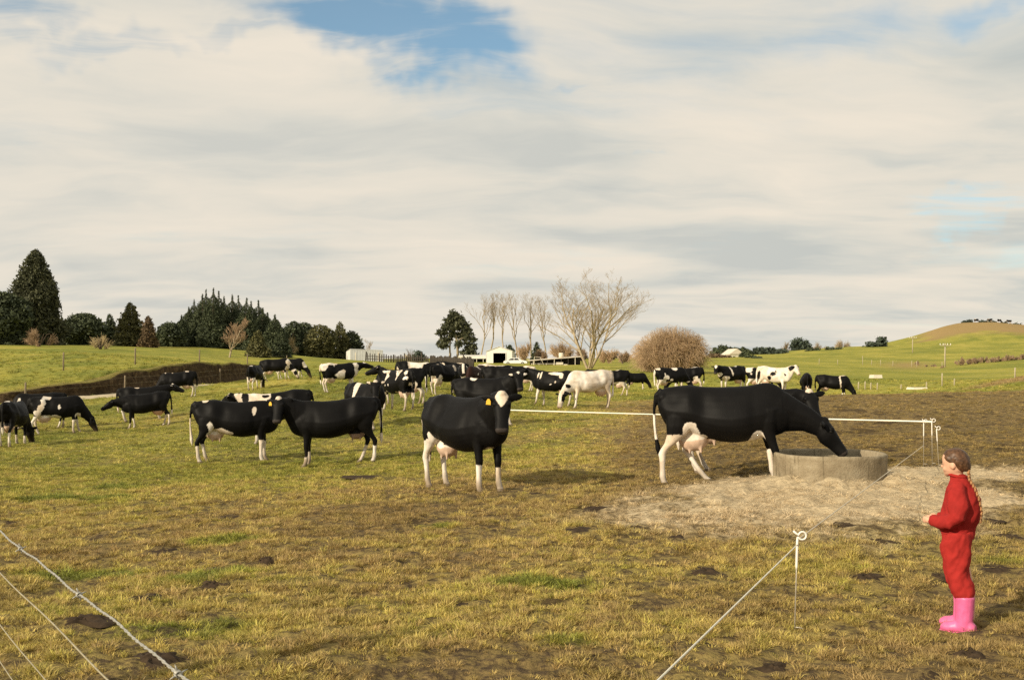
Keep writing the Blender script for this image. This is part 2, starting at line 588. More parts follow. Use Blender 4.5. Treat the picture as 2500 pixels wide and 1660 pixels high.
def ground_color(N, zc, zt, pos):
    """shared colour recipe; zc = zones colour socket, zt = tan socket"""
    sep = N.n('ShaderNodeSeparateColor'); N.l(zc, sep.inputs[0])
    g, b, s = sep.outputs[0], sep.outputs[1], sep.outputs[2]
    n1 = N.noise(pos, 2.2, 5, 0.65)
    n2 = N.noise(pos, 9.0, 5, 0.7)
    n3 = N.math('ADD', N.math('MULTIPLY', N.noise(pos, 0.35, 4, 0.6), .55), N.math('MULTIPLY', N.noise(pos, 0.07, 5, 0.65), .45))
    gg = N.math('ADD', g, N.math('ADD', N.math('MULTIPLY', N.math('SUBTRACT', n1, .5), .9), N.math('MULTIPLY', N.math('SUBTRACT', n3, .5), 1.0)))
    col = N.ramp(gg, [(.05, BROWN), (.32, OLIVE), (.62, GREEN2), (1.0, GREEN)])
    bb = N.math('MULTIPLY', b, N.smooth(n1, .30, .62))
    col = N.mix(N.math('MULTIPLY', bb, .8), col, (.215, .155, .052))
    col = N.mix(zt, col, N.mix(n3, TAN, (.24, .17, .08)))
    ss = N.smooth(N.math('ADD', s, N.math('MULTIPLY', N.math('SUBTRACT', N.math('ADD', N.math('MULTIPLY', n1, .5), N.math('MULTIPLY', n2, .5)), .5), 1.5)), .22, .78)
    col = N.mix(ss, col, N.mix(n2, (.37, .285, .165), STRAW))
    return col, n1, n2, ss


def ground_material():
    m = bpy.data.materials.new('pasture')
    m.use_nodes = True
    N = NT(m.node_tree)
    out = N.n('ShaderNodeOutputMaterial'); b = N.n('ShaderNodeBsdfPrincipled')
    N.l(b.outputs[0], out.inputs[0])
    at = N.n('ShaderNodeAttribute', attribute_name='zones')
    geo = N.n('ShaderNodeNewGeometry')
    col, n1, n2, ss = ground_color(N, at.outputs['Color'], at.outputs['Alpha'], geo.outputs['Position'])
    # bare damp earth shows in patches between the tufts
    fine = N.noise(geo.outputs['Position'], 26, 4, 0.7)
    earth = N.math('MULTIPLY', N.smooth(N.math('ADD', N.math('MULTIPLY', n2, .6), N.math('MULTIPLY', fine, .4)), .56, .42), N.math('SUBTRACT', 1.0, N.math('MULTIPLY', ss, .7)))
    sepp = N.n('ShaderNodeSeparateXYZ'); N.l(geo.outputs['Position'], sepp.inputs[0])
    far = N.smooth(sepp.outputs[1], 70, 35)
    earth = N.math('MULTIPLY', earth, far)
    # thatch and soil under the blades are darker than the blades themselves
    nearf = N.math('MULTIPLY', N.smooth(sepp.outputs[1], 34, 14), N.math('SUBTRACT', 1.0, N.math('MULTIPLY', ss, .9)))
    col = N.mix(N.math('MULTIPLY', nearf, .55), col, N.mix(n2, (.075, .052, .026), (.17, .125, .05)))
    col = N.mix(N.math('MULTIPLY', earth, .88), col, EARTH)
    # bare muddy scrapes with a shape of their own, most in the trampled ground
    mp = N.n('ShaderNodeMapping'); N.l(geo.outputs['Position'], mp.inputs[0]); mp.inputs['Scale'].default_value = (.75, 1.0, 1)
    patch = N.noise(mp.outputs[0], 1.15, 4, .6, .4)
    sz_ = N.n('ShaderNodeSeparateColor'); N.l(at.outputs['Color'], sz_.inputs[0])
    amt = N.math('MULTIPLY', N.smooth(N.math('ADD', patch, N.math('MULTIPLY', sz_.outputs[1], .07)), .64, .69), N.math('MULTIPLY', far, N.math('SUBTRACT', 1.0, ss)))
    col = N.mix(N.math('MULTIPLY', amt, .8), col, (.062, .042, .020))
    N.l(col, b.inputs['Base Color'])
    b.inputs['Roughness'].default_value = .95
    b.inputs['Specular IOR Level'].default_value = .08
    bp = N.n('ShaderNodeBump'); bp.inputs['Strength'].default_value = .8; bp.inputs['Distance'].default_value = .05
    h = N.math('ADD', N.noise(geo.outputs['Position'], 14, 5, .7), N.math('MULTIPLY', N.noise(geo.outputs['Position'], 3.0, 4, .6), 1.5))
    N.l(h, bp.inputs['Height']); N.l(bp.outputs[0], b.inputs['Normal'])
    return m


def grass_material():
    m = bpy.data.materials.new('grass_blades')
    m.use_nodes = True
    N = NT(m.node_tree)
    out = N.n('ShaderNodeOutputMaterial'); b = N.n('ShaderNodeBsdfPrincipled')
    at = N.n('ShaderNodeAttribute', attribute_name='tz', attribute_type='INSTANCER')
    at2 = N.n('ShaderNodeAttribute', attribute_name='tt', attribute_type='INSTANCER')
    geo = N.n('ShaderNodeNewGeometry')
    col, n1, n2, ss = ground_color(N, at.outputs['Vector'], at2.outputs['Fac'], geo.outputs['Position'])
    at3 = N.n('ShaderNodeAttribute', attribute_name='tv', attribute_type='INSTANCER')
    v = N.math('ADD', .70, N.math('MULTIPLY', at3.outputs['Fac'], .95))
    col = N.mix(1.0, col, N.vmath('SCALE', (1, 1, 1), v), 'MULTIPLY')
    N.l(col, b.inputs['Base Color'])
    b.inputs['Roughness'].default_value = .6
    b.inputs['Specular IOR Level'].default_value = .25
    tr = N.n('ShaderNodeBsdfTranslucent'); N.l(col, tr.inputs['Color'])
    mx = N.n('ShaderNodeMixShader'); mx.inputs[0].default_value = .25
    N.l(b.outputs[0], mx.inputs[1]); N.l(tr.outputs[0], mx.inputs[2]); N.l(mx.outputs[0], out.inputs[0])
    return m


ground = build_terrain()
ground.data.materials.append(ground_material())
M_GRASS = grass_material()


def tuft_mesh(name, nb, length, spread, width, lean, seed):
    r = np.random.default_rng(seed)
    V = []; Fc = []
    for i in range(nb):
        a = r.uniform(0, 2 * math.pi); rad = spread * math.sqrt(r.uniform())
        bx, by = rad * math.cos(a), rad * math.sin(a)
        L = length * r.uniform(.5, 1.15); ln = lean * r.uniform(.3, 1.3); la = a + r.normal() * .8
        w = width * r.uniform(.7, 1.3); wa = r.uniform(0, math.pi)
        wx, wy = math.cos(wa) * w / 2, math.sin(wa) * w / 2
        k = len(V)
        for t, ww in ((0, 1), (.55, .8)):
            ox, oy = math.cos(la) * ln * L * t * t, math.sin(la) * ln * L * t * t
            zz = L * t * (1 - .25 * ln * t) - .01
            V += [(bx + ox - wx * ww, by + oy - wy * ww, zz), (bx + ox + wx * ww, by + oy + wy * ww, zz)]
        ox, oy = math.cos(la) * ln * L, math.sin(la) * ln * L
        V.append((bx + ox, by + oy, L * (1 - .45 * ln)))
        Fc += [(k, k + 1, k + 3, k + 2), (k + 2, k + 3, k + 4)]
    return mesh_from(name, V, Fc, M_GRASS)


def instancer(name, pts, scl, rot, pick, attrs, protos):
    """one stuff object: small proto meshes placed on points by geometry nodes"""
    me = bpy.data.meshes.new(name)
    me.vertices.add(len(pts)); me.vertices.foreach_set('co', np.asarray(pts, np.float32).ravel())
    def fa(nm, kind, data):
        a = me.attributes.new(nm, kind, 'POINT')
        key = 'vector' if kind == 'FLOAT_VECTOR' else 'value'
        a.data.foreach_set(key, np.asarray(data, np.int32 if kind == 'INT' else np.float32).ravel())
    fa('scl', 'FLOAT_VECTOR', scl); fa('rot', 'FLOAT_VECTOR', rot); fa('pick', 'INT', pick)
    for k, (kind, data) in attrs.items():
        fa(k, kind, data)
    o = link(name, me)
    col = bpy.data.collections.new(name + '_protos')
    for i, pm in enumerate(protos):
        col.objects.link(bpy.data.objects.new('%s_blade_%02d' % (name, i), pm))
    ng = bpy.data.node_groups.new(name + '_scatter', 'GeometryNodeTree')
    ng.interface.new_socket('Geometry', in_out='INPUT', socket_type='NodeSocketGeometry')
    ng.interface.new_socket('Geometry', in_out='OUTPUT', socket_type='NodeSocketGeometry')
    gi = ng.nodes.new('NodeGroupInput'); go = ng.nodes.new('NodeGroupOutput')
    ci = ng.nodes.new('GeometryNodeCollectionInfo')
    ci.inputs['Collection'].default_value = col
    ci.inputs['Separate Children'].default_value = True
    ci.inputs['Reset Children'].default_value = True
    ip = ng.nodes.new('GeometryNodeInstanceOnPoints')
    ip.inputs['Pick Instance'].default_value = True
    def na(nm, dt):
        n = ng.nodes.new('GeometryNodeInputNamedAttribute'); n.data_type = dt
        n.inputs['Name'].default_value = nm
        return n.outputs['Attribute']
    ng.links.new(gi.outputs[0], ip.inputs['Points'])
    ng.links.new(ci.outputs[0], ip.inputs['Instance'])
    ng.links.new(na('pick', 'INT'), ip.inputs['Instance Index'])
    e2r = ng.nodes.new('FunctionNodeEulerToRotation')
    ng.links.new(na('rot', 'FLOAT_VECTOR'), e2r.inputs[0])
    ng.links.new(e2r.outputs[0], ip.inputs['Rotation'])
    ng.links.new(na('scl', 'FLOAT_VECTOR'), ip.inputs['Scale'])
    ng.links.new(ip.outputs[0], go.inputs[0])
    md = o.modifiers.new('scatter', 'NODES'); md.node_group = ng
    return o


DUNG = [  # photo x, y, width px, height factor, label
    (652, 1376, 62, 1.6, 'dark rounded dung pat above a green clump, left of centre'),
    (522, 1426, 76, 1.1, 'dark dung pat beneath the bright green clump on the left'),
    (350, 1470, 104, 1.0, 'broken dung pat right of the first wire barb'),
    (205, 1518, 135, .9, 'wide brown dung pat crossed by the barbed wire'),
    (385, 1612, 130, .9, 'large dark dung pat behind the lower wire barb'),
    (400, 1347, 84, .6, 'flat dark dung smear above the wire fence on the left'),
    (556, 1260, 64, .6, 'flat dung pat on brown grass below the left cow pair'),
    (14, 1276, 54, .7, 'dung pat at the left frame edge above the wires'),
    (1725, 1397, 102, 1.0, 'long dark dung pat left of the fence line'),
    (2116, 1409, 84, 1.1, 'oval dark dung pat between the nearest standard and the child'),
    (2296, 1404, 66, 1.1, "dung pat just left of the child's knees"),
    (2008, 1366, 42, .9, 'small dung pat right of the nearest standard'),
    (2150, 1320, 72, .9, 'dung pat on thin straw left of the child'),
    (2062, 1284, 62, .7, 'scattered dung at the front edge of the straw'),
    (1890, 1633, 100, .9, 'dark dung pat at the bottom edge right of the fence line'),
    (2372, 1602, 112, .9, 'broad dung pat below the pink boots'),
    (2262, 1642, 74, .8, 'dung pat at the bottom edge below the child'),
    (1452, 1242, 72, .8, 'dung pat right of the foremost cow on brown grass'),
    (1416, 1296, 104, .7, 'spread dung pat in the middle of the paddock'),
    (1562, 1286, 60, .7, 'dung pat at the left edge of the straw'),
    (1652, 1312, 70, .7, 'broken dung pat below the straw edge'),
    (884, 1166, 112, .5, 'long flat dung smear behind the foremost cow'),
    (2412, 1268, 62, .8, "dung pat beside the child's elbow on the right"),
    (2456, 1308, 92, .8, 'dung pat at the right edge beside the child'),
    (2440, 1388, 118, .8, "large dung pat right of the child's legs"),
    (2168, 1092, 34, 1.0, 'small dung pat behind the trough on brown earth'),
    (1160, 1470, 90, .4, 'flat brown dung smear in the centre foreground'),
    (1310, 1206, 50, .7, "dung pat at the foremost cow's hooves"),
    (860, 1480, 50, .5, 'small flat dung pat in the olive foreground grass'),
]




def dung_spot(px, py, w):
    z = -.15
    for _ in range(6):
        d = (CAMH - z) * F / (py - HOR)
        x = X(px, d); z = gz(x, d)
    return x, d, z, w / 2 / F * d


def build_grass():
    protos = [tuft_mesh('tuft', 22, .050, .045, .0075, 1.1, 1), tuft_mesh('tuft', 20, .062, .040, .007, 1.0, 2), tuft_mesh('tuft', 24, .042, .055, .008, 1.3, 3),
              tuft_mesh('tuft', 20, .085, .045, .007, .9, 4),
              tuft_mesh('straw', 11, .16, .08, .006, 1.75, 5), tuft_mesh('straw', 9, .12, .09, .007, 1.9, 6)]
    P = []
    def ring(d0, d1, dens, sc):
        area = .5 * 1.16 * (d1 * d1 - d0 * d0)
        n = int(area * dens)
        d = np.sqrt(rng.uniform(d0 * d0, d1 * d1, n))
        x = d * rng.uniform(-.58, .58, n)
        return x, d, np.full(n, sc)
    for a in [(2.6, 7, 900, .80), (7, 13, 620, .90), (13, 22, 270, 1.1), (22, 36, 42, 1.7), (36, 60, 13, 2.4), (60, 100, 4, 3.2)]:
        P.append(ring(*a))
    x = np.concatenate([p[0] for p in P]); y = np.concatenate([p[1] for p in P]); sc = np.concatenate([p[2] for p in P])
    # thin out where the ground is bare, straw-covered or inside the trough; clump elsewhere
    g, b, s, t = zones(x, y)
    cl = .55 * fbm(x * 2.0, y * 2.0, seed=61, octv=2) + .75 * fbm(x * 7.5, y * 7.5, seed=63, octv=2)
    keep = rng.uniform(size=len(x)) < np.clip(.60 + 1.5 * cl + .35 * (g - .4) - .15 * b, .05, 1)
    keep &= np.hypot(x - TROUGH[0], y - TROUGH[1]) > .78
    sd, hh = bank_side(x, y)
    keep &= ~((sd > -1.6) & (sd < 1.0) & (hh > .2))
    for (px_, py_, w_, h_, l_) in DUNG:
        xx, dd, zz, rr_ = dung_spot(px_, py_, w_)
        keep &= np.hypot(x - xx, y - dd + rr_ * .3) > rr_ * 1.12
    x, y, sc, g, b, s, t, cl = [q[keep] for q in (x, y, sc, g, b, s, t, cl)]
    z = terrain(x, y)
    n = len(x)
    pick = rng.integers(0, 4, n)
    st = rng.uniform(size=n) < s * 1.1
    drop = st & (rng.uniform(size=n) < .45)
    pick = np.where(st, rng.integers(4, 6, n), pick)
    scl = sc * rng.uniform(.55, 1.15, n) * (1 + .5 * np.clip(cl, -.5, 1)) * (1 + .35 * np.clip(g - .7, 0, 1)) * (1 - .3 * b)
    scl = np.where(drop, .15, scl)
    zs = scl * np.where(y > 22, .6, .85) * np.where(st, .55, 1)
    rot = np.stack([rng.normal(size=n) * .12, rng.normal(size=n) * .12, rng.uniform(0, 2 * math.pi, n)], 1)
    attrs = {'tz': ('FLOAT_VECTOR', np.stack([g + rng.normal(size=n) * .14, b, s], 1)), 'tt': ('FLOAT', t), 'tv': ('FLOAT', rng.uniform(size=n))}
    o = instancer('grass', np.stack([x, y, z], 1), np.stack([scl, scl, zs], 1), rot, pick, attrs, protos)
    tag(o, 'short trodden pasture grass and loose straw covering the paddock', 'grass', kind='stuff')
    return n


NGRASS = build_grass()
# ------------------------------------------------------------------ cut bank and farm track
def along_bank(step):
    out = []
    for i in range(len(BANK) - 1):
        a, b = BANK[i], BANK[i + 1]
        L = math.hypot(b[0] - a[0], b[1] - a[1]); n = max(1, int(L / step))
        for k in range(n):
            out.append(a + (b - a) * k / n)
    out.append(BANK[-1])
    out = np.array(out)
    # smooth the polyline a little
    for _ in range(8):
        out[1:-1] = (out[:-2] + 2 * out[1:-1] + out[2:]) / 4
    return out


def build_bank():
    c = along_bank(.22)
    t = np.gradient(c[:, :2], axis=0); t /= np.linalg.norm(t, axis=1)[:, None]
    nrm = np.stack([-t[:, 1], t[:, 0]], 1)
    rows = [(-.18, -.12), (-.05, .02), (.06, .16), (.12, .32), (.17, .48), (.22, .64), (.25, .80), (.27, .95), (.34, 1.03), (.50, 1.06), (.75, 1.03), (1.15, .90)]
    n, m = len(c), len(rows)
    s = np.arange(n) * .22
    V = np.zeros((m, n, 3))
    for j, (sd, h) in enumerate(rows):
        wob = .16 * fbm(s * .5, np.full(n, j * .35), seed=71, octv=3) + .10 * fbm(s * 1.7, np.full(n, j * .8), seed=73, octv=2)
        x = c[:, 0] + nrm[:, 0] * (sd + wob * (.3 if j in (0, 11) else 1)); y = c[:, 1] + nrm[:, 1] * (sd + wob * (.3 if j in (0, 11) else 1))
        base = terrain(c[:, 0] + nrm[:, 0] * sd, c[:, 1] + nrm[:, 1] * sd, micro=False, bank=False)
        hh = c[:, 2] * (1 + .16 * fbm(s * .35, s * 0 + 4, seed=77, octv=3))
        z = base + hh * h + .03 * fbm(s * 2.1, np.full(n, j * .9), seed=79, octv=2) * (0 < j < 11)
        if j == 11: z = terrain(x, y, micro=False) - .05
        if j == 0: z = terrain(x, y, micro=False) - .10
        V[j] = np.stack([x, y, z], 1)
    i = np.arange(m - 1)[:, None]; k = np.arange(n - 1)[None]
    Q = np.stack([i * n + k, i * n + k + 1, (i + 1) * n + k + 1, (i + 1) * n + k], -1).reshape(-1, 4)
    me = quad_mesh('earth_bank', V.reshape(-1, 3), Q, None, True)
    att = me.color_attributes.new('soil', 'FLOAT_COLOR', 'POINT')
    q = np.repeat(np.array([0, 0, 0, 0, 0, 0, 0, .25, .9, 1, 1, 1.0])[:, None], n, 1)
    q = np.clip(q + .5 * fbm(np.tile(s, (m, 1)) * 1.2, np.arange(m)[:, None] * .7 + np.zeros((m, n)), seed=83, octv=3), 0, 1)
    att.data.foreach_set('color', np.repeat(q.reshape(-1, 1), 4, 1).astype(np.float32).ravel())
    m_ = bpy.data.materials.new('cut_earth'); m_.use_nodes = True
    N = NT(m_.node_tree); out = N.n('ShaderNodeOutputMaterial'); b = N.n('ShaderNodeBsdfPrincipled'); N.l(b.outputs[0], out.inputs[0])
    at = N.n('ShaderNodeAttribute', attribute_name='soil'); tc = N.n('ShaderNodeTexCoord')
    n1 = N.noise(tc.outputs['Object'], 2.5, 6, .7)
    col = N.mix(N.smooth(N.math('ADD', at.outputs['Fac'], N.math('MULTIPLY', N.math('SUBTRACT', n1, .5), .6)), .35, .65), N.ramp(n1, [(.34, (.030, .020, .012)), (.55, (.085, .058, .032)), (.70, (.19, .135, .070))]), N.mix(n1, (.24, .17, .06), (.15, .16, .04)))
    N.l(col, b.inputs['Base Color']); b.inputs['Roughness'].default_value = .95; b.inputs['Specular IOR Level'].default_value = .05
    bp = N.n('ShaderNodeBump'); bp.inputs['Strength'].default_value = 1; bp.inputs['Distance'].default_value = .12
    N.l(N.noise(tc.outputs['Object'], 5, 6, .7), bp.inputs['Height']); N.l(bp.outputs[0], b.inputs['Normal'])
    me.materials.append(m_)
    tag(link('earth_bank', me), kind='structure')
    # gravel track at the foot
    sel = (c[:, 0] > X(60, 53)) & (c[:, 1] < 68)
    cc, nn = c[sel], nrm[sel]
    V = []
    for sd in (-.15, -.8, -1.5, -2.2):
        w = .2 * fbm(np.arange(len(cc)) * .1, np.full(len(cc), sd), seed=91, octv=2)
        x = cc[:, 0] + nn[:, 0] * (sd + w); y = cc[:, 1] + nn[:, 1] * (sd + w)
        V.append(np.stack([x, y, terrain(x, y) + .035 - (.03 if sd == -2.2 else 0)], 1))
    V = np.array(V); m, n = V.shape[:2]
    i = np.arange(m - 1)[:, None]; k = np.arange(n - 1)[None]
    Q = np.stack([i * n + k, i * n + k + 1, (i + 1) * n + k + 1, (i + 1) * n + k], -1).reshape(-1, 4)[:, ::-1]
    me = quad_mesh('farm_track', V.reshape(-1, 3), Q, mat_simple('pale_gravel', (.50, .42, .29), .95, (3, .25), .4, spec=.1), True)
    tag(link('farm_track', me), kind='structure')


build_bank()

# ------------------------------------------------------------------ trees
def leaf_material(name, c1, c2, tr=.15):
    m = bpy.data.materials.new(name); m.use_nodes = True
    N = NT(m.node_tree); out = N.n('ShaderNodeOutputMaterial'); b = N.n('ShaderNodeBsdfPrincipled')
    at = N.n('ShaderNodeAttribute', attribute_name='leaf'); tc = N.n('ShaderNodeTexCoord')
    n1 = N.noise(tc.outputs['Object'], .7, 3, .6)
    f = N.math('ADD', N.math('MULTIPLY', at.outputs['Fac'], .6), N.math('MULTIPLY', n1, .5))
    col = N.ramp(f, [(.2, c1), (.8, c2)])
    N.l(col, b.inputs['Base Color']); b.inputs['Roughness'].default_value = .7; b.inputs['Specular IOR Level'].default_value = .2
    t = N.n('ShaderNodeBsdfTranslucent'); N.l(col, t.inputs['Color'])
    mx = N.n('ShaderNodeMixShader'); mx.inputs[0].default_value = tr
    N.l(b.outputs[0], mx.inputs[1]); N.l(t.outputs[0], mx.inputs[2]); N.l(mx.outputs[0], out.inputs[0])
    return m


M_PINE = leaf_material('dark_conifer_foliage', (.030, .040, .024), (.100, .118, .060))
M_CYP = leaf_material('cypress_foliage', (.032, .038, .022), (.115, .118, .062))
M_OLIVE = leaf_material('olive_foliage', (.05, .055, .024), (.16, .15, .06))
M_BROWNC = leaf_material('brown_foliage', (.08, .055, .03), (.20, .14, .08))
M_BLUEG = leaf_material('dull_blue_green_foliage', (.035, .05, .038), (.09, .11, .08))
M_BARK = mat_simple('bark', (.16, .12, .085), .9, (3, .3), .5)
M_BARKP = mat_simple('pale_bark', (.36, .29, .19), .9, (3, .25), .4)
M_TWIGP = mat_simple('pale_twigs', (.36, .28, .175), .9, (2, .25))
M_TWIGO = mat_simple('orange_willow_twigs', (.45, .315, .185), .9, (1.2, .3))
M_TWIGB = mat_simple('brown_twigs', (.34, .235, .145), .9, (1.2, .3))
M_TWIGY = mat_simple('straw_twigs', (.46, .36, .19), .9, (1.2, .3))


def leaf_cards(C, size, seed, flat=.0, k=3):
    """k small folded leaf sprays round every clump centre; returns verts, quads"""
    r = np.random.default_rng(seed)
    C = np.repeat(C, k, 0)
    n = len(C)
    sz = np.repeat(size, k) if hasattr(size, '__len__') else np.full(n, size)
    C = C + r.normal(size=(n, 3)) * (sz * .55)[:, None]
    u = r.normal(size=(n, 3)); u /= np.linalg.norm(u, axis=1)[:, None]
    w = r.normal(size=(n, 3)); w[:, 2] += flat * 2; w -= u * (u * w).sum(1)[:, None]; w /= np.linalg.norm(w, axis=1)[:, None]
    s = sz * r.uniform(.5, 1.2, n)
    a = (u * s[:, None]); b = (w * (s * r.uniform(.3, .6, n))[:, None])
    V = np.stack([C - a, C + b, C + a, C - b], 1).reshape(-1, 3)
    Q = np.arange(n * 4).reshape(-1, 4)
    return V, Q, r.uniform(size=n)


def crown_obj(name, C, size, mat, parent, seed, k=3):
    V, Q, rv = leaf_cards(C, size, seed, k=k)
    me = quad_mesh(name, V, Q, mat)
    a = me.attributes.new('leaf', 'FLOAT', 'FACE')
    a.data.foreach_set('value', rv.astype(np.float32)[:len(me.polygons)])
    return link(name, me, parent)


def tubes(paths, r0, r1, sides=3):
    """many thin tapered stems at once: paths n x k x 3, radii n at root and tip"""
    paths = np.asarray(paths, float); n, k, _ = paths.shape
    t = np.gradient(paths, axis=1); t /= np.linalg.norm(t, axis=2)[..., None] + 1e-9
    ref = np.where(np.abs(t[..., 2:3]) > .9, np.array([1., 0, 0]), np.array([0, 0, 1.]))
    u = np.cross(t, ref); u /= np.linalg.norm(u, axis=2)[..., None] + 1e-9
    v = np.cross(t, u)
    r0 = np.broadcast_to(np.asarray(r0, float), (n,)); r1 = np.broadcast_to(np.asarray(r1, float), (n,))
    f = np.linspace(0, 1, k)
    rad = r0[:, None] * (1 - f) + r1[:, None] * f
    ang = 2 * np.pi * np.arange(sides) / sides
    V = paths[:, :, None, :] + rad[:, :, None, None] * (u[:, :, None, :] * np.cos(ang)[None, None, :, None] + v[:, :, None, :] * np.sin(ang)[None, None, :, None])
    idx = np.arange(n * k * sides).reshape(n, k, sides)
    a = idx[:, :-1]; b = idx[:, 1:]
    Q = np.stack([a, np.roll(a, -1, 2), np.roll(b, -1, 2), b], -1).reshape(-1, 4)
    return V.reshape(-1, 3), Q


def stem_obj(name, groups, mat, parent):
    VV = []; QQ = []; o = 0
    for (V, Q) in groups:
        VV.append(V); QQ.append(Q + o); o += len(V)
    me = quad_mesh(name, np.concatenate(VV), np.concatenate(QQ), mat, True)
    return link(name, me, parent)


def base_at(px, d):
    x = X(px, d)
    return Vector((x, d, float(terrain(np.array([x]), np.array([float(d)]), micro=False)[0]) - .15))


def height_to(px, py_top, d):
    b = base_at(px, d)
    return CAMH + (HOR - py_top) / F * d - b.z, b


def evergreen(label, px, top, d, wpx, mat, profile, seed, n=900, size=.5, group=None, name='conifer_tree', lean=0.0, skirt=.0, cat='tree'):
    """profile(t) -> relative radius at relative height t"""
    H, b = height_to(px, top, d)
    R = wpx / 2 / F * d
    if d < 200:
        n = int(n * 2.0); size = size * .68
    r = np.random.default_rng(seed)
    t = thing(name, label, cat, b, r.uniform(0, 6.28), group)
    mb = MB(); mb.tube([(0, 0, 0), (0.02 * H, 0, H * .5), (0, 0, H * .93)], [.022 * H + .08, .015 * H + .03, .02], 8); mb.build('trunk', M_BARK, t, True)
    tt = skirt + (1 - skirt) * r.uniform(size=n * 3) ** 1.0
    pr = np.array([profile(q) for q in tt])
    keep = r.uniform(size=n * 3) < pr / pr.max() + .12
    tt, pr = tt[keep][:n], pr[keep][:n]
    a = r.uniform(0, 2 * np.pi, len(tt))
    rr = np.sqrt(r.uniform(.25, 1, len(tt)))
    lump = 1 + .24 * fbm(np.cos(a) * 2.2 + seed, np.sin(a) * 2.2, tt * 6, seed=seed, octv=3) * 1.8
    rad = R * pr * rr * lump
    C = np.stack([rad * np.cos(a), rad * np.sin(a), tt * H * (1 - .02 * rr)], 1)
    sz = size * (.42 + .68 * pr / pr.max())
    crown_obj('crown', C, sz, mat, t, seed)
    return t


cone = lambda p=1.0, base=.08: (lambda t: max(.02, (1 - t) ** p) * min(1, (t + .02) / base) if t < base else max(.02, (1 - t) ** p))
def dome(t): return max(.03, math.sqrt(max(0, 1 - ((t - .38) / .63) ** 2))) if t > .38 else .72 + .28 * t / .38
def spire(t): return max(.03, (1 - t) ** .62 * (1 - .12 * math.sin(t * 40))) if t > .1 else .75 + 2.0 * t
def pinep(t): return .045 * (1 - t) / .12 + .012 if t > .88 else (.06 + .95 * (1 - (t / .88)) ** .62 if t > .1 else .9)
def needle(t): return max(.02, (1 - t) ** .8) if t > .62 else .47 + .28 * (.62 - t)
def cyp(t): return max(.05, min(1.0, 1.12 * (1 - t) ** .52)) if t > .12 else .9


# left skyline
evergreen('tall cypress towering over the left rise', 88, 607, 128, 128, M_CYP, cyp, 501, 4200, .42, name='cypress_tree')
evergreen('dark cypress at the left frame edge beside the tall one', 0, 712, 124, 150, M_PINE, dome, 502, 2600, .42, name='cypress_tree')
evergreen('dark rounded evergreen right of the tall cypress', 205, 765, 142, 95, M_PINE, dome, 503, 1000, .45, name='evergreen_tree')
evergreen('low dark evergreen between the cypress and the rounded evergreen', 158, 790, 140, 70, M_PINE, dome, 504, 700, .42, name='evergreen_tree')
evergreen('small pointed dark conifer in the left tree row', 268, 766, 146, 44, M_PINE, spire, 505, 500, .4)
evergreen('pointed olive brown conifer left of the plantation', 318, 738, 136, 78, M_OLIVE, spire, 506, 1100, .42)
evergreen('russet larch left of the plantation', 362, 770, 134, 46, M_BROWNC, spire, 507, 600, .36, name='larch_tree')
evergreen('dark low evergreen in front of the plantation edge', 415, 788, 145, 70, M_PINE, dome, 508, 700, .42, name='evergreen_tree')
# plantation of dark pines, spiky top line
PL = [(446, 768), (460, 742), (476, 724), (492, 712), (504, 702), (518, 700), (534, 708), (550, 716), (566, 712), (584, 716), (600, 722), (614, 732), (628, 730), (642, 745), (656, 756), (670, 762), (682, 782), (692, 806)]
ORD = ['first', 'second', 'third', 'fourth', 'fifth', 'sixth', 'seventh', 'eighth', 'ninth', 'tenth', 'eleventh', 'twelfth', 'thirteenth', 'fourteenth', 'fifteenth', 'sixteenth', 'seventeenth', 'eighteenth']
for i, (px, tp) in enumerate(PL):
    evergreen('spiky dark pine, %s from the left in the dense plantation' % ORD[i], px + (i * 53 % 7) - 3, tp + 1 + (i * 29 % 6), 150 + (i * 37 % 5) * 3.0, 82 if i not in (0, 17) else 52, M_PINE, pinep, 520 + i, 1700, .30, 'pines of the dense plantation', 'plantation_pine')
evergreen('small olive conifer in front of the plantation right side', 630, 806, 128, 58, M_OLIVE, spire, 541, 700, .36)
evergreen('drooping dark conifer at the right foot of the plantation', 684, 815, 132, 56, M_PINE, spire, 542, 600, .36)
evergreen('dark evergreen just right of the plantation', 716, 784, 172, 62, M_PINE, dome, 543, 700, .45, name='evergreen_tree')
evergreen('dark rounded evergreen behind the olive trees', 742, 786, 176, 58, M_PINE, dome, 544, 700, .45, name='evergreen_tree')
evergreen('pale olive tree left of the low shed', 782, 792, 168, 78, M_OLIVE, dome, 545, 900, .42, name='olive_green_tree')
evergreen('olive green tree with a pointed top behind the low shed', 830, 784, 172, 66, M_OLIVE, spire, 546, 900, .42, name='olive_green_tree')
evergreen('dark olive tree behind the roof of the low shed', 858, 808, 174, 56, M_PINE, dome, 547, 700, .42, name='olive_green_tree')


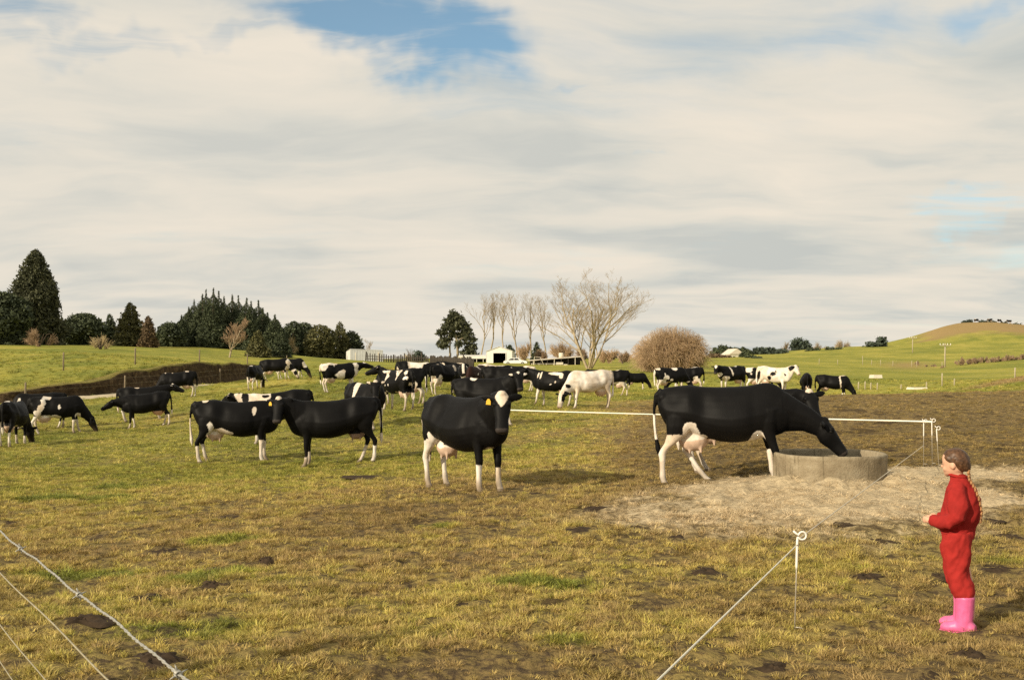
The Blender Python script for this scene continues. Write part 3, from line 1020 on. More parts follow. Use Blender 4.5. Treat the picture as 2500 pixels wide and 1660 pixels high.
def bare(label, px, top, d, spread, mat_t, mat_w, seed, name='bare_tree', levels=4, stems=1, kids=5, up=.55, twig=.012, fork=.25, group=None, share=None, wid=None, droop=0.0, trunk=1.0):
    """leafless tree: trunk and limbs as one part, twigs as the crown"""
    H, b = height_to(px, top, d)
    r = np.random.default_rng(seed)
    t = thing(name, label, 'tree', b, 0 if share is None else r.uniform(0, 6.28), group)
    if share is not None:
        for ch in share.children:
            c = ch.copy(); COL.objects.link(c); c.parent = t
        k = H / share['H']; t.scale = (k, k, k); t['H'] = H
        return t
    segs = {i: [] for i in range(levels + 1)}; rads = {i: [] for i in range(levels + 1)}
    def grow(p, dr, L, rad, lev):
        k = 5; pts = [p.copy()]; q = p.copy(); dd = dr.copy()
        for i in range(k - 1):
            dd = dd + r.normal(size=3) * .13 + np.array([0, 0, up * .22 - droop * .12 * lev])
            dd /= np.linalg.norm(dd); q = q + dd * L / (k - 1); pts.append(q.copy())
        segs[lev].append(pts); rads[lev].append(rad)
        if lev < levels:
            nk = kids if lev else kids + 2
            for j in range(nk):
                f = fork + (1 - fork) * (j + r.uniform(0, 1)) / nk
                i = min(int(f * (k - 1)), k - 2); base = np.array(pts[i]) + (np.array(pts[i + 1]) - np.array(pts[i])) * (f * (k - 1) - i)
                ax = np.array(pts[i + 1]) - np.array(pts[i]); ax /= np.linalg.norm(ax)
                sd = r.normal(size=3); sd -= ax * (sd @ ax); sd /= np.linalg.norm(sd)
                nd = ax * (1 - spread) + sd * spread + np.array([0, 0, up * .5]); nd /= np.linalg.norm(nd)
                grow(base, nd, L * r.uniform(.42, .68) * (1.15 - .45 * f), max(rad * .5 * (1.1 - .5 * f), twig), lev + 1)
    for s in range(stems):
        a = 2 * math.pi * s / max(1, stems) + r.uniform(0, .5)
        tilt = 0 if stems == 1 else .38
        dr = np.array([math.cos(a) * tilt, math.sin(a) * tilt, 1.0]); dr /= np.linalg.norm(dr)
        grow(np.array([math.cos(a) * .1 * (stems > 1), math.sin(a) * .1 * (stems > 1), 0.0]), dr, H * (.62 if stems == 1 else .60), (.016 * H + .05) * trunk, 0)
    allp = np.concatenate([np.array(v).reshape(-1, 3) for v in segs.values() if v])
    kz = H / np.percentile(allp[:, 2], 99.7)
    kx = kz if wid is None else (wid / F * d / 2) / np.percentile(np.abs(allp[:, 0]), 98)
    sc = np.array([kx, kx, kz])
    g1 = [tubes(np.array(segs[l]) * sc, rads[l], np.array(rads[l]) * .45, 6 if l == 0 else 4) for l in range(0, 2)]
    g2 = [tubes(np.array(segs[l]) * sc, rads[l], np.array(rads[l]) * .4, 3) for l in range(2, levels + 1)]
    stem_obj('trunk', g1, mat_t, t); stem_obj('crown', g2, mat_w, t)
    t['H'] = H
    return t


def twig_dome(label, px, top, d, wpx, mat, seed, n=1600, name='willow_bush', group=None, flat=1.0, twig=.014, arch=.5, mt=None, cat='tree'):
    """leafless bushy dome of many fine shoots on a few limbs"""
    H, b = height_to(px, top, d); R = wpx / 2 / F * d
    r = np.random.default_rng(seed)
    t = thing(name, label, cat, b, 0, group)
    # limbs
    nl = 9
    L = []
    for i in range(nl):
        a = 2 * math.pi * i / nl + r.uniform(-.3, .3); q = R * r.uniform(.25, .6); h = H * r.uniform(.45, .75)
        f = np.linspace(0, 1, 5)[:, None]
        L.append(np.array([0.05 * R, 0, 0]) * 0 + f * np.array([q * math.cos(a), q * math.sin(a), h]) + np.array([0, 0, 1]) * .1 * H * np.sin(f * 3.1) + r.normal(size=(5, 3)) * .03 * R * f)
    stem_obj('trunk', [tubes(np.array(L), .015 * H + .04, .02, 5)], mt or M_BARK, t)
    # shoots grow in lumps: each lump is a spray rising from a limb and arching over
    nl2 = max(6, int(n / 60))
    a = r.uniform(0, 2 * np.pi, nl2); cz = r.uniform(.0, 1, nl2) ** .8; s = np.sqrt(np.clip(1 - cz * cz, 0, 1)); q = r.uniform(.45, .82, nl2)
    cen = np.stack([np.cos(a) * s * R * q, np.sin(a) * s * R * q, H * (.10 + .66 * cz * q)], 1)
    own = r.integers(0, nl2, n)
    c0 = cen[own]
    dv = r.normal(size=(n, 3)); dv /= np.linalg.norm(dv, axis=1)[:, None]
    outw = c0 / np.array([R, R, H]); outw[:, 2] += .35
    dv = dv * .75 + outw * .9; dv[:, 2] += .15
    ln = r.uniform(.20, .42, n) * (R + H) / 2
    root = c0 * r.uniform(.55, .95, n)[:, None] + r.normal(size=(n, 3)) * .04 * R
    tip = root + dv * ln[:, None]
    f = np.linspace(0, 1, 4)[None, :, None]
    path = root[:, None] * (1 - f) + tip[:, None] * f
    path[:, :, 2] += (arch * .16 * H * np.sin(np.linspace(0, 1, 4) * 2.6))[None] - (.10 * H * np.linspace(0, 1, 4) ** 2)[None] * r.uniform(0, 1.6, n)[:, None]
    path += r.normal(size=path.shape) * .018 * R
    e = np.sqrt((path[..., 0] / R) ** 2 + (path[..., 1] / R) ** 2 + (np.maximum(path[..., 2], 0) / H) ** 2)
    path *= (np.where(e > 1.02, 1.02 / e, 1.0) ** .8)[..., None]
    path[..., 2] = np.maximum(path[..., 2], .03)
    stem_obj('crown', [tubes(path, twig * 1.4, twig * .6, 3)], mat, t)
    return t


# bare trees and bushes
twig_dome('orange brown bare bush at the foot of the tall cypress', 96, 796, 113, 92, M_TWIGB, 601, 500, 'bare_bush')
twig_dome('pale dry bush left of the pointed conifer', 245, 812, 112, 84, M_TWIGY, 602, 380, 'bare_bush')
bare('bare brown tree with pale forked trunk before the plantation', 560, 776, 121, .50, M_BARKP, M_TWIGB, 606, levels=4, stems=1, kids=6, up=.42, twig=.016, fork=.18, wid=80)
twig_dome('tan leafless bush between plantation and olive trees', 712, 812, 152, 46, M_TWIGY, 604, 500, 'bare_bush')
twig_dome('pale yellow leafless bush above the stockyard fence', 1005, 838, 212, 52, M_TWIGY, 605, 380, 'bare_bush')
evergreen('dark shrub beside the pale bush above the stockyard fence', 1022, 858, 205, 24, M_BLUEG, dome, 606, 200, .4, name='evergreen_shrub')
bare('faint bare tree far behind the low shed', 905, 828, 300, .4, M_BARKP, M_TWIGP, 607, levels=3, kids=5, up=.6, twig=.03, wid=34)
pop = None
for i, (px, tp) in enumerate([(1172, 716), (1198, 712), (1228, 716), (1264, 714), (1298, 716), (1334, 722)]):
    lab = ['leftmost', 'second', 'third', 'fourth', 'fifth', 'rightmost'][i] + ' of the tall bare poplars behind the shed'
    o = bare(lab, px, tp, 232 + (i % 3) * 4, .26, M_BARKP, M_TWIGP, 610 + i, 'bare_poplar', levels=4, kids=5, up=.75, twig=.009, fork=.42, trunk=.7, group='bare poplars behind the shed', share=pop if i not in (0, 3) else None, wid=84)
    if i in (0, 3): pop = o
bare('large bare willow spreading over the farm buildings', 1438, 668, 126, .46, M_BARKP, M_TWIGP, 625, 'bare_willow', levels=5, stems=6, kids=4, up=.36, twig=.0070, fork=.16, wid=262, trunk=.72)
twig_dome('big orange leafless willow right of the bare willow', 1640, 798, 108, 215, M_TWIGO, 621, 13000, twig=.013, arch=.9)
for i, (px, tp, w, d) in enumerate([(1282, 826, 52, 222), (1318, 842, 40, 224), (1372, 820, 76, 218), (1420, 838, 50, 214), (1486, 838, 66, 180), (1520, 850, 50, 170)]):
    twig_dome('brown leafless bush, %s from the left behind the milking shed' % ORD[i], px, tp, d, w, M_TWIGO if i % 2 == 0 else M_TWIGB, 630 + i, 750, 'bare_bush', 'brown bushes behind the milking shed', twig=.03)
evergreen('small dark shrub right behind the gable shed', 1243, 842, 226, 26, M_PINE, dome, 640, 200, .45, name='evergreen_shrub')
evergreen('dark pointed shrub among the brown bushes', 1310, 834, 230, 24, M_PINE, spire, 641, 260, .45, name='evergreen_shrub')


def build_pine():
    """ragged old pine with see-through crown and two trunks"""
    d = 200; H, b = height_to(1110, 760, d)
    t = thing('old_pine_tree', 'ragged dark pine with two trunks left of the gable shed', 'tree', b)
    mb = MB()
    mb.tube([(.7, 0, 0), (.55, 0, H * .35), (.05, 0, H * .6), (-.3, 0, H * .92)], [.28, .24, .18, .05], 8)
    mb.tube([(-.9, .3, 0), (-1.0, .3, H * .3), (-.6, .2, H * .62)], [.20, .17, .06], 8)
    for (a, z, x, y) in [(.4, .5, 2.2, .6), (.2, .62, -2.2, -.5), (.3, .42, 2.4, -.8), (-.8, .4, -2.6, .4), (.0, .75, 1.6, .4), (-.9, .28, -2.4, -.2)]:
        mb.tube([(a, 0, H * z), (a + x * .5, y * .5, H * (z + .05)), (a + x, y, H * (z + .07))], [.10, .07, .02], 6)
    mb.build('trunk', M_BARKP, t, True)
    r = np.random.default_rng(77)
    blobs = [(-.3, 0, .94, .9, .06), (.3, .2, .86, 1.7, .09), (-.9, -.2, .80, 1.3, .08), (1.1, 0, .76, 1.5, .10), (2.0, .3, .66, 1.4, .10), (.2, -.5, .70, 1.4, .08), (-1.6, 0, .68, 1.2, .07), (-2.6, .3, .58, 1.1, .05), (2.6, -.2, .55, 1.2, .09), (1.5, .6, .52, 1.2, .08), (2.9, 0, .42, 1.2, .10), (-1.8, .2, .45, 1.2, .06), (-2.4, -.3, .34, 1.2, .05), (3.2, .2, .28, 1.2, .10), (2.6, .5, .16, 1.6, .10), (3.9, 0, .12, 1.1, .08), (-.5, .2, .55, .8, .05), (.9, -.6, .36, .8, .06), (3.7, 0, .45, .5, .03)]
    C = []
    for (x, y, z, rr, hz) in blobs:
        n = int(42 * rr * rr + 20)
        q = r.normal(size=(n, 3)); q /= np.linalg.norm(q, axis=1)[:, None]; q *= r.uniform(.5, 1, (n, 1))
        C.append(q * np.array([rr, rr, hz * H]) + np.array([x, y, z * H]))
    crown_obj('crown', np.concatenate(C), .42, M_CYP, t, 78)


build_pine()
# far line of conifers and pale bare trees on the right skyline
for i, (px, tp, w) in enumerate([(1748, 850, 26), (1760, 843, 20), (1772, 845, 20), (1784, 849, 22), (1800, 849, 20), (1814, 849, 20), (1826, 855, 18), (1848, 850, 20), (1860, 850, 24), (1880, 853, 26), (1902, 858, 28)]):
    evergreen('small far dark conifer, %s from the left along the right skyline' % ORD[i], px, tp, 300, w, M_BLUEG if i > 6 else M_PINE, spire if i not in (9, 10) else dome, 660 + i, 150, .75, 'far conifers on the right skyline', 'far_conifer')
twig_dome('pale round bare tree on the right skyline, left of three', 1917, 828, 430, 48, M_TWIGP, 680, 700, 'far_bare_tree', 'pale bare trees on the right skyline', twig=.05)
twig_dome('pale round bare tree on the right skyline, middle of three', 1996, 831, 430, 60, M_TWIGP, 681, 700, 'far_bare_tree', 'pale bare trees on the right skyline', twig=.05)
twig_dome('pale round bare tree on the right skyline, right of three', 2058, 821, 430, 52, M_TWIGP, 682, 700, 'far_bare_tree', 'pale bare trees on the right skyline', twig=.05)
evergreen('dull green tree with two tops on the right skyline', 1950, 826, 415, 34, M_BLUEG, dome, 683, 260, 1.0, name='far_tree')
evergreen('dull green tree leaning right beside the two topped tree', 1968, 829, 412, 26, M_BLUEG, cyp, 684, 200, .9, name='far_tree')
for i, (px, tp, w) in enumerate([(1976, 852, 10), (1993, 853, 16), (2027, 850, 20), (2046, 854, 14)]):
    evergreen('tiny dark bush, %s from the left on the right hill foot' % ORD[i], px, tp, 300, w, M_PINE, dome, 690 + i, 90, .45, 'tiny bushes on the right hill foot', 'far_bush', cat='bush')
evergreen('sparse dark tree standing alone on the hill shoulder', 2152, 824, 318, 20, M_BLUEG, dome, 695, 130, .7, name='far_tree')
evergreen('low dark bush left of the lone tree on the hill shoulder', 2132, 837, 318, 34, M_BLUEG, dome, 696, 140, .6, name='far_bush', cat='bush')
for i, (px, tp, w) in enumerate([(2356, 781, 14), (2368, 780, 10), (2398, 782, 12), (2412, 783, 8), (2425, 784, 10), (2450, 788, 14), (2480, 790, 40)]):
    evergreen('small dark bush, %s from the left along the hilltop' % ORD[i], px, tp + 3, 384, w * .8, M_BLUEG, dome, 700 + i, 60, .6, 'bushes along the hilltop', 'far_bush', cat='bush')
# brown hedge on the right
for i in range(10):
    px = 2345 + i * 19; tp = 874 - i * 1.6 - (6 if i % 3 == 0 else 0)
    twig_dome('brown leafless hedge bush, %s from the left below the hill' % ORD[i], px, tp, 168 + i * 1.5, 34, M_TWIGB, 720 + i, 260, 'hedge_bush', 'hedge below the hill', twig=.03, cat='bush')
for i, (px, tp, w, dd) in enumerate([(2240, 880, 22, 172), (2262, 888, 14, 165), (2280, 886, 16, 165), (2300, 890, 14, 160), (2130, 884, 8, 185)]):
    twig_dome('low tan scrub bush, %s from the left at the end of the hedge' % ORD[i], px, tp, dd, w, M_TWIGB, 740 + i, 120, 'scrub_bush', 'scrub at the hedge end', twig=.03, cat='bush')

# ------------------------------------------------------------------ buildings and yard
M_TIN = mat_simple('white_painted_iron', (.72, .70, .64), .5, (1.2, .08))
M_TIN2 = mat_simple('grey_and_shaded_iron', (.34, .35, .34), .5, (1.2, .10), metal=.2)  # grey iron; on the low shed's long wall the grey carries painted shade
M_DARK = mat_simple('painted_interior_shade', (.012, .012, .012), .9)  # near-black colour paints in the shade inside the open sheds
M_CREAM = mat_simple('cream_paint', (.66, .60, .48), .7, (1, .1))
M_ROOF = mat_simple('pale_roof', (.62, .55, .44), .6, (1, .12))
M_GLASS = mat_simple('car_glass', (.02, .022, .025), .1, spec=.6)
M_CAR = mat_simple('white_car_paint', (.78, .77, .73), .25, spec=.5)
M_TYRE = mat_simple('tyre_rubber', (.02, .02, .02), .8)
M_TIMB = mat_simple('dark_creosoted_timber', (.055, .045, .035), .85, (3, .4), .2)


def slab(mb, P4, th):
    """thick quad"""
    a, b, c, d = [Vector(p) for p in P4]
    n = (b - a).cross(d - a).normalized() * th
    mb.add([a, b, c, d, a + n, b + n, c + n, d + n], [(3, 2, 1, 0), (4, 5, 6, 7), (0, 1, 5, 4), (1, 2, 6, 5), (2, 3, 7, 6), (3, 0, 4, 7)])


def ribs(mb, a, b, h0, h1, n, out, w=.05):
    """upright sheet ribs on a wall from plan point a to b"""
    a, b, out = Vector(a), Vector(b), Vector(out)
    for i in range(n):
        p = a.lerp(b, (i + .5) / n)
        h = h0 + (h1 - h0) * (i + .5) / n
        mb.box((p.x + out.x * .012, p.y + out.y * .012, p.z + h / 2), (w, .03, h - .04), Matrix.Rotation(math.atan2(b.y - a.y, b.x - a.x), 3, 'Z'))


def gable_shed():
    d = 190; b = base_at(1219, d); b.z = W(1219, 887, d).z - .1
    t = thing('gable_shed', 'white gabled iron shed with a dark open doorway', 'shed', b, math.radians(-4))
    w, dep, eh, ph = 2.48, 7.0, 2.45, 3.30
    o0, o1, oh = -1.15, 1.2, 2.05
    mb = MB()
    for (x0, x1) in ((-w, o0), (o1, w)):
        h0 = eh + (ph - eh) * (1 - abs(x0) / w); h1 = eh + (ph - eh) * (1 - abs(x1) / w)
        slab(mb, [(x0, 0, 0), (x1, 0, 0), (x1, 0, h1), (x0, 0, h0)], -.06)
    hl = eh + (ph - eh) * (1 - abs(o0) / w); hr = eh + (ph - eh) * (1 - abs(o1) / w)
    slab(mb, [(o0, 0, oh), (0, 0, oh), (0, 0, ph), (o0, 0, hl)], -.06); slab(mb, [(0, 0, oh), (o1, 0, oh), (o1, 0, hr), (0, 0, ph)], -.06)
    mb.build('front_wall', M_TIN, t)
    mb = MB(); slab(mb, [(-w, dep, 0), (-w, 0, 0), (-w, 0, eh), (-w, dep, eh)], -.06); ribs(mb, (-w - .02, 0, 0), (-w - .02, dep, 0), eh, eh, 16, (-1, 0, 0)); mb.build('side_wall', M_TIN, t)
    mb = MB(); slab(mb, [(w, 0, 0), (w, dep, 0), (w, dep, eh), (w, 0, eh)], -.06); mb.build('side_wall', M_TIN, t)
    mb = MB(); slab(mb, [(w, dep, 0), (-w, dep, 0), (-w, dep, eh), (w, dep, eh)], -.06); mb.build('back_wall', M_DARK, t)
    for s in (-1, 1):
        mb = MB()
        q = [(0, -.15, ph + .04), (s * (w + .15), -.15, eh - .02), (s * (w + .15), dep + .1, eh - .02), (0, dep + .1, ph + .04)]
        slab(mb, q if s < 0 else q[::-1], .06 if s < 0 else .06); mb.build('roof', M_TIN, t)
    for x in (o0 - .06, o1 + .06):
        mb = MB(); mb.box((x, -.04, oh / 2), (.12, .10, oh)); mb.build('door_post', M_TIN, t)
    mb = MB(); mb.box(((o0 + o1) / 2, -.04, oh + .06), (o1 - o0 + .24, .10, .12)); mb.build('lintel', M_TIN, t)
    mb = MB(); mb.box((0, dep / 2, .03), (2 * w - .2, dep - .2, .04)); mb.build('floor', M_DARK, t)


gable_shed()


def low_shed():
    d = 165; b = W(855, 891, d); b.z -= .3
    t = thing('low_shed', 'long low shed with a bright white end wall and shade painted into its long wall', 'shed', b, math.radians(-26))
    # local: corner at origin, end wall runs to -x, long wall to +x turned away
    L, D, h0, h1 = 6.4, 3.0, 2.9, 2.65
    mb = MB(); slab(mb, [(0, 0, 0), (L, 0, 0), (L, 0, h1), (0, 0, h0)], -.06); ribs(mb, (0, -.01, 0), (L, -.01, 0), h0, h1, 20, (0, -1, 0)); mb.build('long_wall', M_TIN2, t)  # white shed's side turned from the sun, its shade put into grey colour
    e = Vector((-math.cos(math.radians(42)) * D, math.sin(math.radians(42)) * D, 0))
    mb = MB(); slab(mb, [tuple(e), (0, 0, 0), (0, 0, h0), (e.x, e.y, h0 - .35)], -.05); mb.build('end_wall', M_TIN, t)
    mb = MB(); slab(mb, [(-.05, -.1, h0 + .02), (L + .1, -.1, h1 + .02), (L + e.x, e.y, h1 - .33), (e.x, e.y, h0 - .33)], .05); mb.build('roof', M_TIN2, t)
    for x in (1.1, 5.6):
        mb = MB(); mb.box((x, -.06, 1.2), (.12, .10, 2.4)); mb.build('post', M_CREAM, t)


low_shed()


def open_bay():
    d = 196; b = base_at(1155, d); b.z = W(1155, 887, d).z - .1
    t = thing('implement_shed', 'low open fronted shed with white fascia left of the gable shed', 'shed', b, 0)
    x0, x1 = X(1119, d) - b.x, X(1186, d) - b.x
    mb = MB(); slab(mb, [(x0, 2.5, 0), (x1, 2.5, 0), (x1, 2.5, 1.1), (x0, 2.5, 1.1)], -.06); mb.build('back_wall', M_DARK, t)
    mb = MB(); mb.box(((x0 + x1) / 2, -.05, 1.25), (x1 - x0, .12, .46)); mb.build('fascia', M_TIN, t)
    mb = MB(); slab(mb, [(x0, .02, 1.42), (x1, .02, 1.42), (x1, 2.6, 1.75), (x0, 2.6, 1.75)], .05); mb.build('roof', M_TIN, t)
    mb = MB(); mb.box((x0 + .55, -.02, .72), (1.1, .3, 1.44)); mb.build('end_wall', M_CREAM, t)
    mb = MB(); mb.box((x0 + .85, -.19, .5), (.3, .04, .75)); mb.build('doorway', M_DARK, t)  # dark panel on the wall, painted shade standing for an opening
    for k in range(3):
        mb = MB(); mb.box((x0 + 2.3 + k * 1.3, 0, .5), (.1, .1, 1.0)); mb.build('post', M_CREAM, t)


open_bay()


def milking_shed():
    d = 158; b = base_at(1365, d); b.z = W(1365, 896, d).z - .1
    t = thing('milking_shed', 'long low milking shed with thin pale roof and open posts', 'shed', b, math.radians(4))
    x0, x1 = X(1292, d) - b.x, X(1425, d) - b.x
    mb = MB(); slab(mb, [(x0, -.6, 1.05), (x1, -.6, 1.72), (x1, 4, 1.82), (x0, 4, 1.15)], .09); mb.build('roof', M_ROOF, t)
    mb = MB(); slab(mb, [(x0 + .4, 3.6, 0), (x1, 3.6, 0), (x1, 3.6, 1.75), (x0 + .4, 3.6, 1.15)], -.06); mb.build('back_wall', M_TIMB, t)
    for k in range(8):
        x = x0 + .6 + k * (x1 - x0 - .9) / 7; h = 1.05 + (x - x0) / (x1 - x0) * .67
        mb = MB(); mb.box((x, -.5, h / 2), (.09, .09, h)); mb.build('post', M_TIMB if k % 3 else M_CREAM, t)
    for (xa, xb, h) in ((.05, .38, .5), (4.2 + x0, 5.3 + x0, .85), (5.4 + x0, 6.0 + x0, .55)):
        mb = MB(); mb.box(((xa + xb) / 2, -.62, h / 2), (xb - xa, .12, h)); mb.build('wall_panel', M_CREAM, t)
    for k in range(5):
        mb = MB(); x = x0 + .3 + k * 1.15; mb.box((x, -.9, .35), (.06, .06, .7)); mb.build('rail_post', M_CREAM, t)
    mb = MB(); mb.box((x0 + 2.6, -.9, .62), (4.8, .05, .06)); mb.build('rail', M_CREAM, t)
    mb = MB(); x = X(1372, d) - b.x
    mb.tube([(x, 1.2, 1.45), (x, 1.2, 2.35), (x, 1.2, 2.38)], [.38, .38, .30], 16); mb.build('tank', M_CREAM, t, True)
    mb = MB(); x = X(1302, d) - b.x
    mb.tube([(x, -1.2, 0), (x + .05, -1.2, 1.7), (x + 1.0, -1.2, 1.62), (x + 1.7, -1.2, 0)], .05, 6); mb.build('pipe_frame', M_CREAM, t, True)


milking_shed()


def car():
    d = 184; b = base_at(1259, d); b.z = W(1259, 891, d).z - .05
    t = thing('parked_car', 'white saloon car parked in front of the gable shed', 'car', b, math.radians(-6))
    prof = [(-2.15, .35), (-2.2, .62), (-2.05, .82), (-1.5, .90), (-.95, 1.30), (-.3, 1.40), (.45, 1.38), (1.0, .98), (1.9, .84), (2.15, .66), (2.15, .35)]
    def side(y, k): return [(x, y * (1 - .16 * max(0, z - .85) / .5), z) for x, z in prof]
    vs = side(-.82, 0) + side(.82, 0); n = len(prof)
    mb = MB(); mb.add(vs, [tuple(range(n)), tuple(range(2 * n - 1, n - 1, -1))] + [(i, i + n, (i + 1) % n + n, (i + 1) % n) for i in range(n)])
    body = mb.build('body', M_CAR, t)
    for s in (-1, 1):
        for q in ([(-1.32, .93), (-.92, 1.22), (-.28, 1.30), (-.28, .93)], [(-.18, .93), (-.18, 1.30), (.40, 1.28), (.82, .95)]):
            mb = MB(); slab(mb, [(x, s * (.825 * (1 - .16 * max(0, z - .85) / .5) + .004), z) for x, z in q], .012 * s); mb.build('window', M_GLASS, t)
        for x in (-1.35, 1.35):
            mb = MB(); mb.tube([(x, s * .62, .31), (x, s * .84, .31)], .31, 18); w = mb.build('wheel', M_TYRE, t)
            mb = MB(); mb.tube([(x, s * .83, .31), (x, s * .85, .31)], .17, 14); mb.build('rim', M_TIN2, w)
        mb = MB(); mb.box((2.15, s * .6, .66), (.06, .3, .13)); mb.build('headlight', M_GLASS, t)
        mb = MB(); mb.box((-2.17, s * .6, .68), (.05, .28, .13)); mb.build('tail_light', mat_simple('tail_light_red', (.4, .02, .02), .3), t)


car()


def house():
    d = 250; b = base_at(1795, d); b.z = W(1795, 884, d).z - .2
    t = thing('farm_house', 'small cream house with pale pitched roof below the far conifers', 'house', b, math.radians(14))
    mb = MB(); mb.box((0, 2.5, 1.1), (5.2, 4.6, 2.2)); mb.build('wall', M_CREAM, t)
    mb = MB(); mb.add([(-1.5, .0, 2.2), (2.6, .0, 2.2), (.55, .0, 3.6), (-1.5, 5, 2.2), (2.6, 5, 2.2), (.55, 5, 3.6)], [(0, 1, 2), (5, 4, 3), (0, 2, 5, 3), (1, 4, 5, 2), (0, 3, 4, 1)]); mb.build('roof', M_ROOF, t)
    mb = MB(); mb.box((-3.4, 3.0, .9), (3.0, 3.2, 1.8)); mb.build('lean_to', M_BROWNW, t)
    mb = MB(); mb.box((-3.4, 3.0, 1.86), (3.3, 3.6, .12)); mb.build('lean_to_roof', M_ROOF, t)
    for x in (-.3, 1.4):
        mb = MB(); mb.box((x, .18, 1.3), (.8, .06, .9)); w = mb.build('window', M_CREAM, t)
        mb = MB(); mb.box((x, .14, 1.3), (.66, .04, .76)); mb.build('pane', M_GLASS, w)
    mb = MB(); mb.box((-1.6, .18, 1.0), (.8, .06, 1.9)); mb.build('door', M_BROWNW, t)


M_BROWNW = mat_simple('brown_weatherboard', (.20, .12, .07), .8, (2, .2))
house()
for i, (px, tp, w, dd) in enumerate([(1748, 866, 30, 240), (1770, 872, 26, 236), (1818, 862, 20, 238), (1832, 872, 22, 232), (1848, 878, 18, 228)]):
    evergreen('dark garden shrub, %s from the left round the far house' % ORD[i], px, tp, dd, w, M_PINE if i > 1 else M_BROWNC, dome, 760 + i, 220, .4, 'shrubs round the far house', 'garden_shrub', cat='bush')

# stockyard fence: dark upright posts with rails
def stock_fence():
    path = [(893, 152, 0), (960, 147, 0), (1050, 138, 0), (1085, 126, 0), (1120, 114, 0), (1157, 104, 0)]
    pts = []
    for (a, b) in zip(path[:-1], path[1:]):
        pa, pb = Vector((X(a[0], a[1]), a[1], 0)), Vector((X(b[0], b[1]), b[1], 0))
        n = max(2, int((pb - pa).length / .55))
        pts += [pa.lerp(pb, i / n) for i in range(n)]
    t = thing('stockyard_fence', 'dark close boarded stockyard fence curving down towards the herd', 'fence', (pts[0].x, pts[0].y, gz(pts[0].x, pts[0].y)))
    me = None
    r = random.Random(5)
    o0 = t.location.copy()
    zs = [gz(p.x, p.y) for p in pts]
    for i, p in enumerate(pts):
        if me is None:
            mb = MB(); mb.tube([(0, 0, -.2), (0, 0, .6), (0, 0, 1.08), (0, 0, 1.12)], [.105, .10, .095, .06], 7); me = mesh_from('post', mb.v, mb.f, M_TIMB, True)
        o = link('post', me, t, (p.x - o0.x, p.y - o0.y, zs[i] - o0.z))
        k = (.78 + .35 * r.random()) * (1.3 if i % 9 == 0 else 1); o.scale = (r.uniform(.7, 1.25),) * 2 + (k,)
        o.rotation_euler = (r.gauss(0, .03), r.gauss(0, .03), r.random() * 3)
    for h in (.35, .75):
        mb = MB(); mb.tube([(p.x - o0.x, p.y - o0.y, z - o0.z + h) for p, z in zip(pts[::3], zs[::3])], .05, 5); mb.build('rail', M_TIMB, t)


stock_fence()


M_TANPOST = mat_simple('sun_bleached_timber', (.38, .33, .22), .85, (4, .2))


def wire_fence(label, posts, h, wires, mat=M_POSTW):
    """posts: photo column, depth, height"""
    p0 = Vector((X(posts[0][0], posts[0][1]), posts[0][1], 0)); p0.z = gz(p0.x, p0.y)
    t = thing('wire_fence', label, 'fence', p0)
    tops = []
    for (px, d, hh) in posts:
        x = X(px, d); z = gz(x, d)
        mb = MB(); mb.tube([(0, 0, -.3), (0, 0, hh * .5), (.01, 0, hh - .04), (.01, 0, hh)], [.055, .052, .05, .03], 8)
        mb.build('post', mat, t, True, (x - p0.x, d - p0.y, z - p0.z)); tops.append((Vector((x - p0.x, d - p0.y, z - p0.z)), hh))
    for f in wires:
        mb = MB(); pts = []
        for (a, ha), (b, hb) in zip(tops[:-1], tops[1:]):
            for k in range(6):
                s = k / 6; q = (a + Vector((0, 0, ha * f))).lerp(b + Vector((0, 0, hb * f)), s); q.z -= .04 * 4 * s * (1 - s); pts.append(q)
        pts.append(tops[-1][0] + Vector((0, 0, tops[-1][1] * f)))
        mb.tube(pts, .004, 4); mb.build('wire', M_WIRE2, t)


wire_fence('wire fence with slim posts along the top of the cut bank', [(-60, 60, 1.2), (155, 62.5, 1.15), (330, 67.5, 1.15), (487, 79, 1.1), (604, 89, 1.1), (700, 112, 1.0)], 1, (.95, .7, .45))
wire_fence('wire fence below the cut bank along the track', [(-80, 50.5, 1.1), (62, 51.5, 1.1), (305, 56.5, 1.15), (537, 73.5, 1.1), (640, 83, 1.1)], 1, (.9, .6))
wire_fence('wire fence with small pale posts across the green flat', [(1810, 74, .6), (1900, 74, .55), (1980, 74, .5), (2075, 74, .5), (2096, 74, .55), (2112, 74, .6), (2126, 74, .5), (2142, 74, .5), (2200, 74, .4), (2262, 74, .45), (2300, 74, 1.0), (2330, 74, .5), (2478, 66, .7)], 1, (.85, .5), M_TANPOST)
wire_fence('wire fence with white posts along the foot of the hill', [(2000, 172, 1.0), (2045, 172, .9), (2106, 172, 1.6), (2128, 172, .9), (2150, 170, 1.0), (2180, 168, .9), (2226, 164, 1.1), (2238, 164, 1.0), (2300, 162, .9)], 1, (.8, .4), M_TANPOST)


def power_pole(px, top, d, base_y, label):
    z0 = W(px, base_y, d).z; H = W(px, top, d).z - z0
    x = X(px, d); g = gz(x, d); H += z0 - g
    t = thing('power_pole', label, 'pole', (x, d, g))
    mb = MB(); mb.tube([(0, 0, -.4), (0, 0, H * .5), (.05, 0, H)], [.15, .13, .10], 8); mb.build('pole', M_TANPOST, t, True)
    mb = MB(); mb.box((0, -.18, H - .35), (1.7, .10, .12)); mb.build('crossarm', M_TANPOST, t)
    for q in (-.85, -.35, .35, .85):
        mb = MB(); mb.tube([(q, -.18, H - .28), (q, -.18, H - .08), (q, -.18, H - .04)], [.05, .07, .03], 6); mb.build('insulator', M_PLASTIC, t)


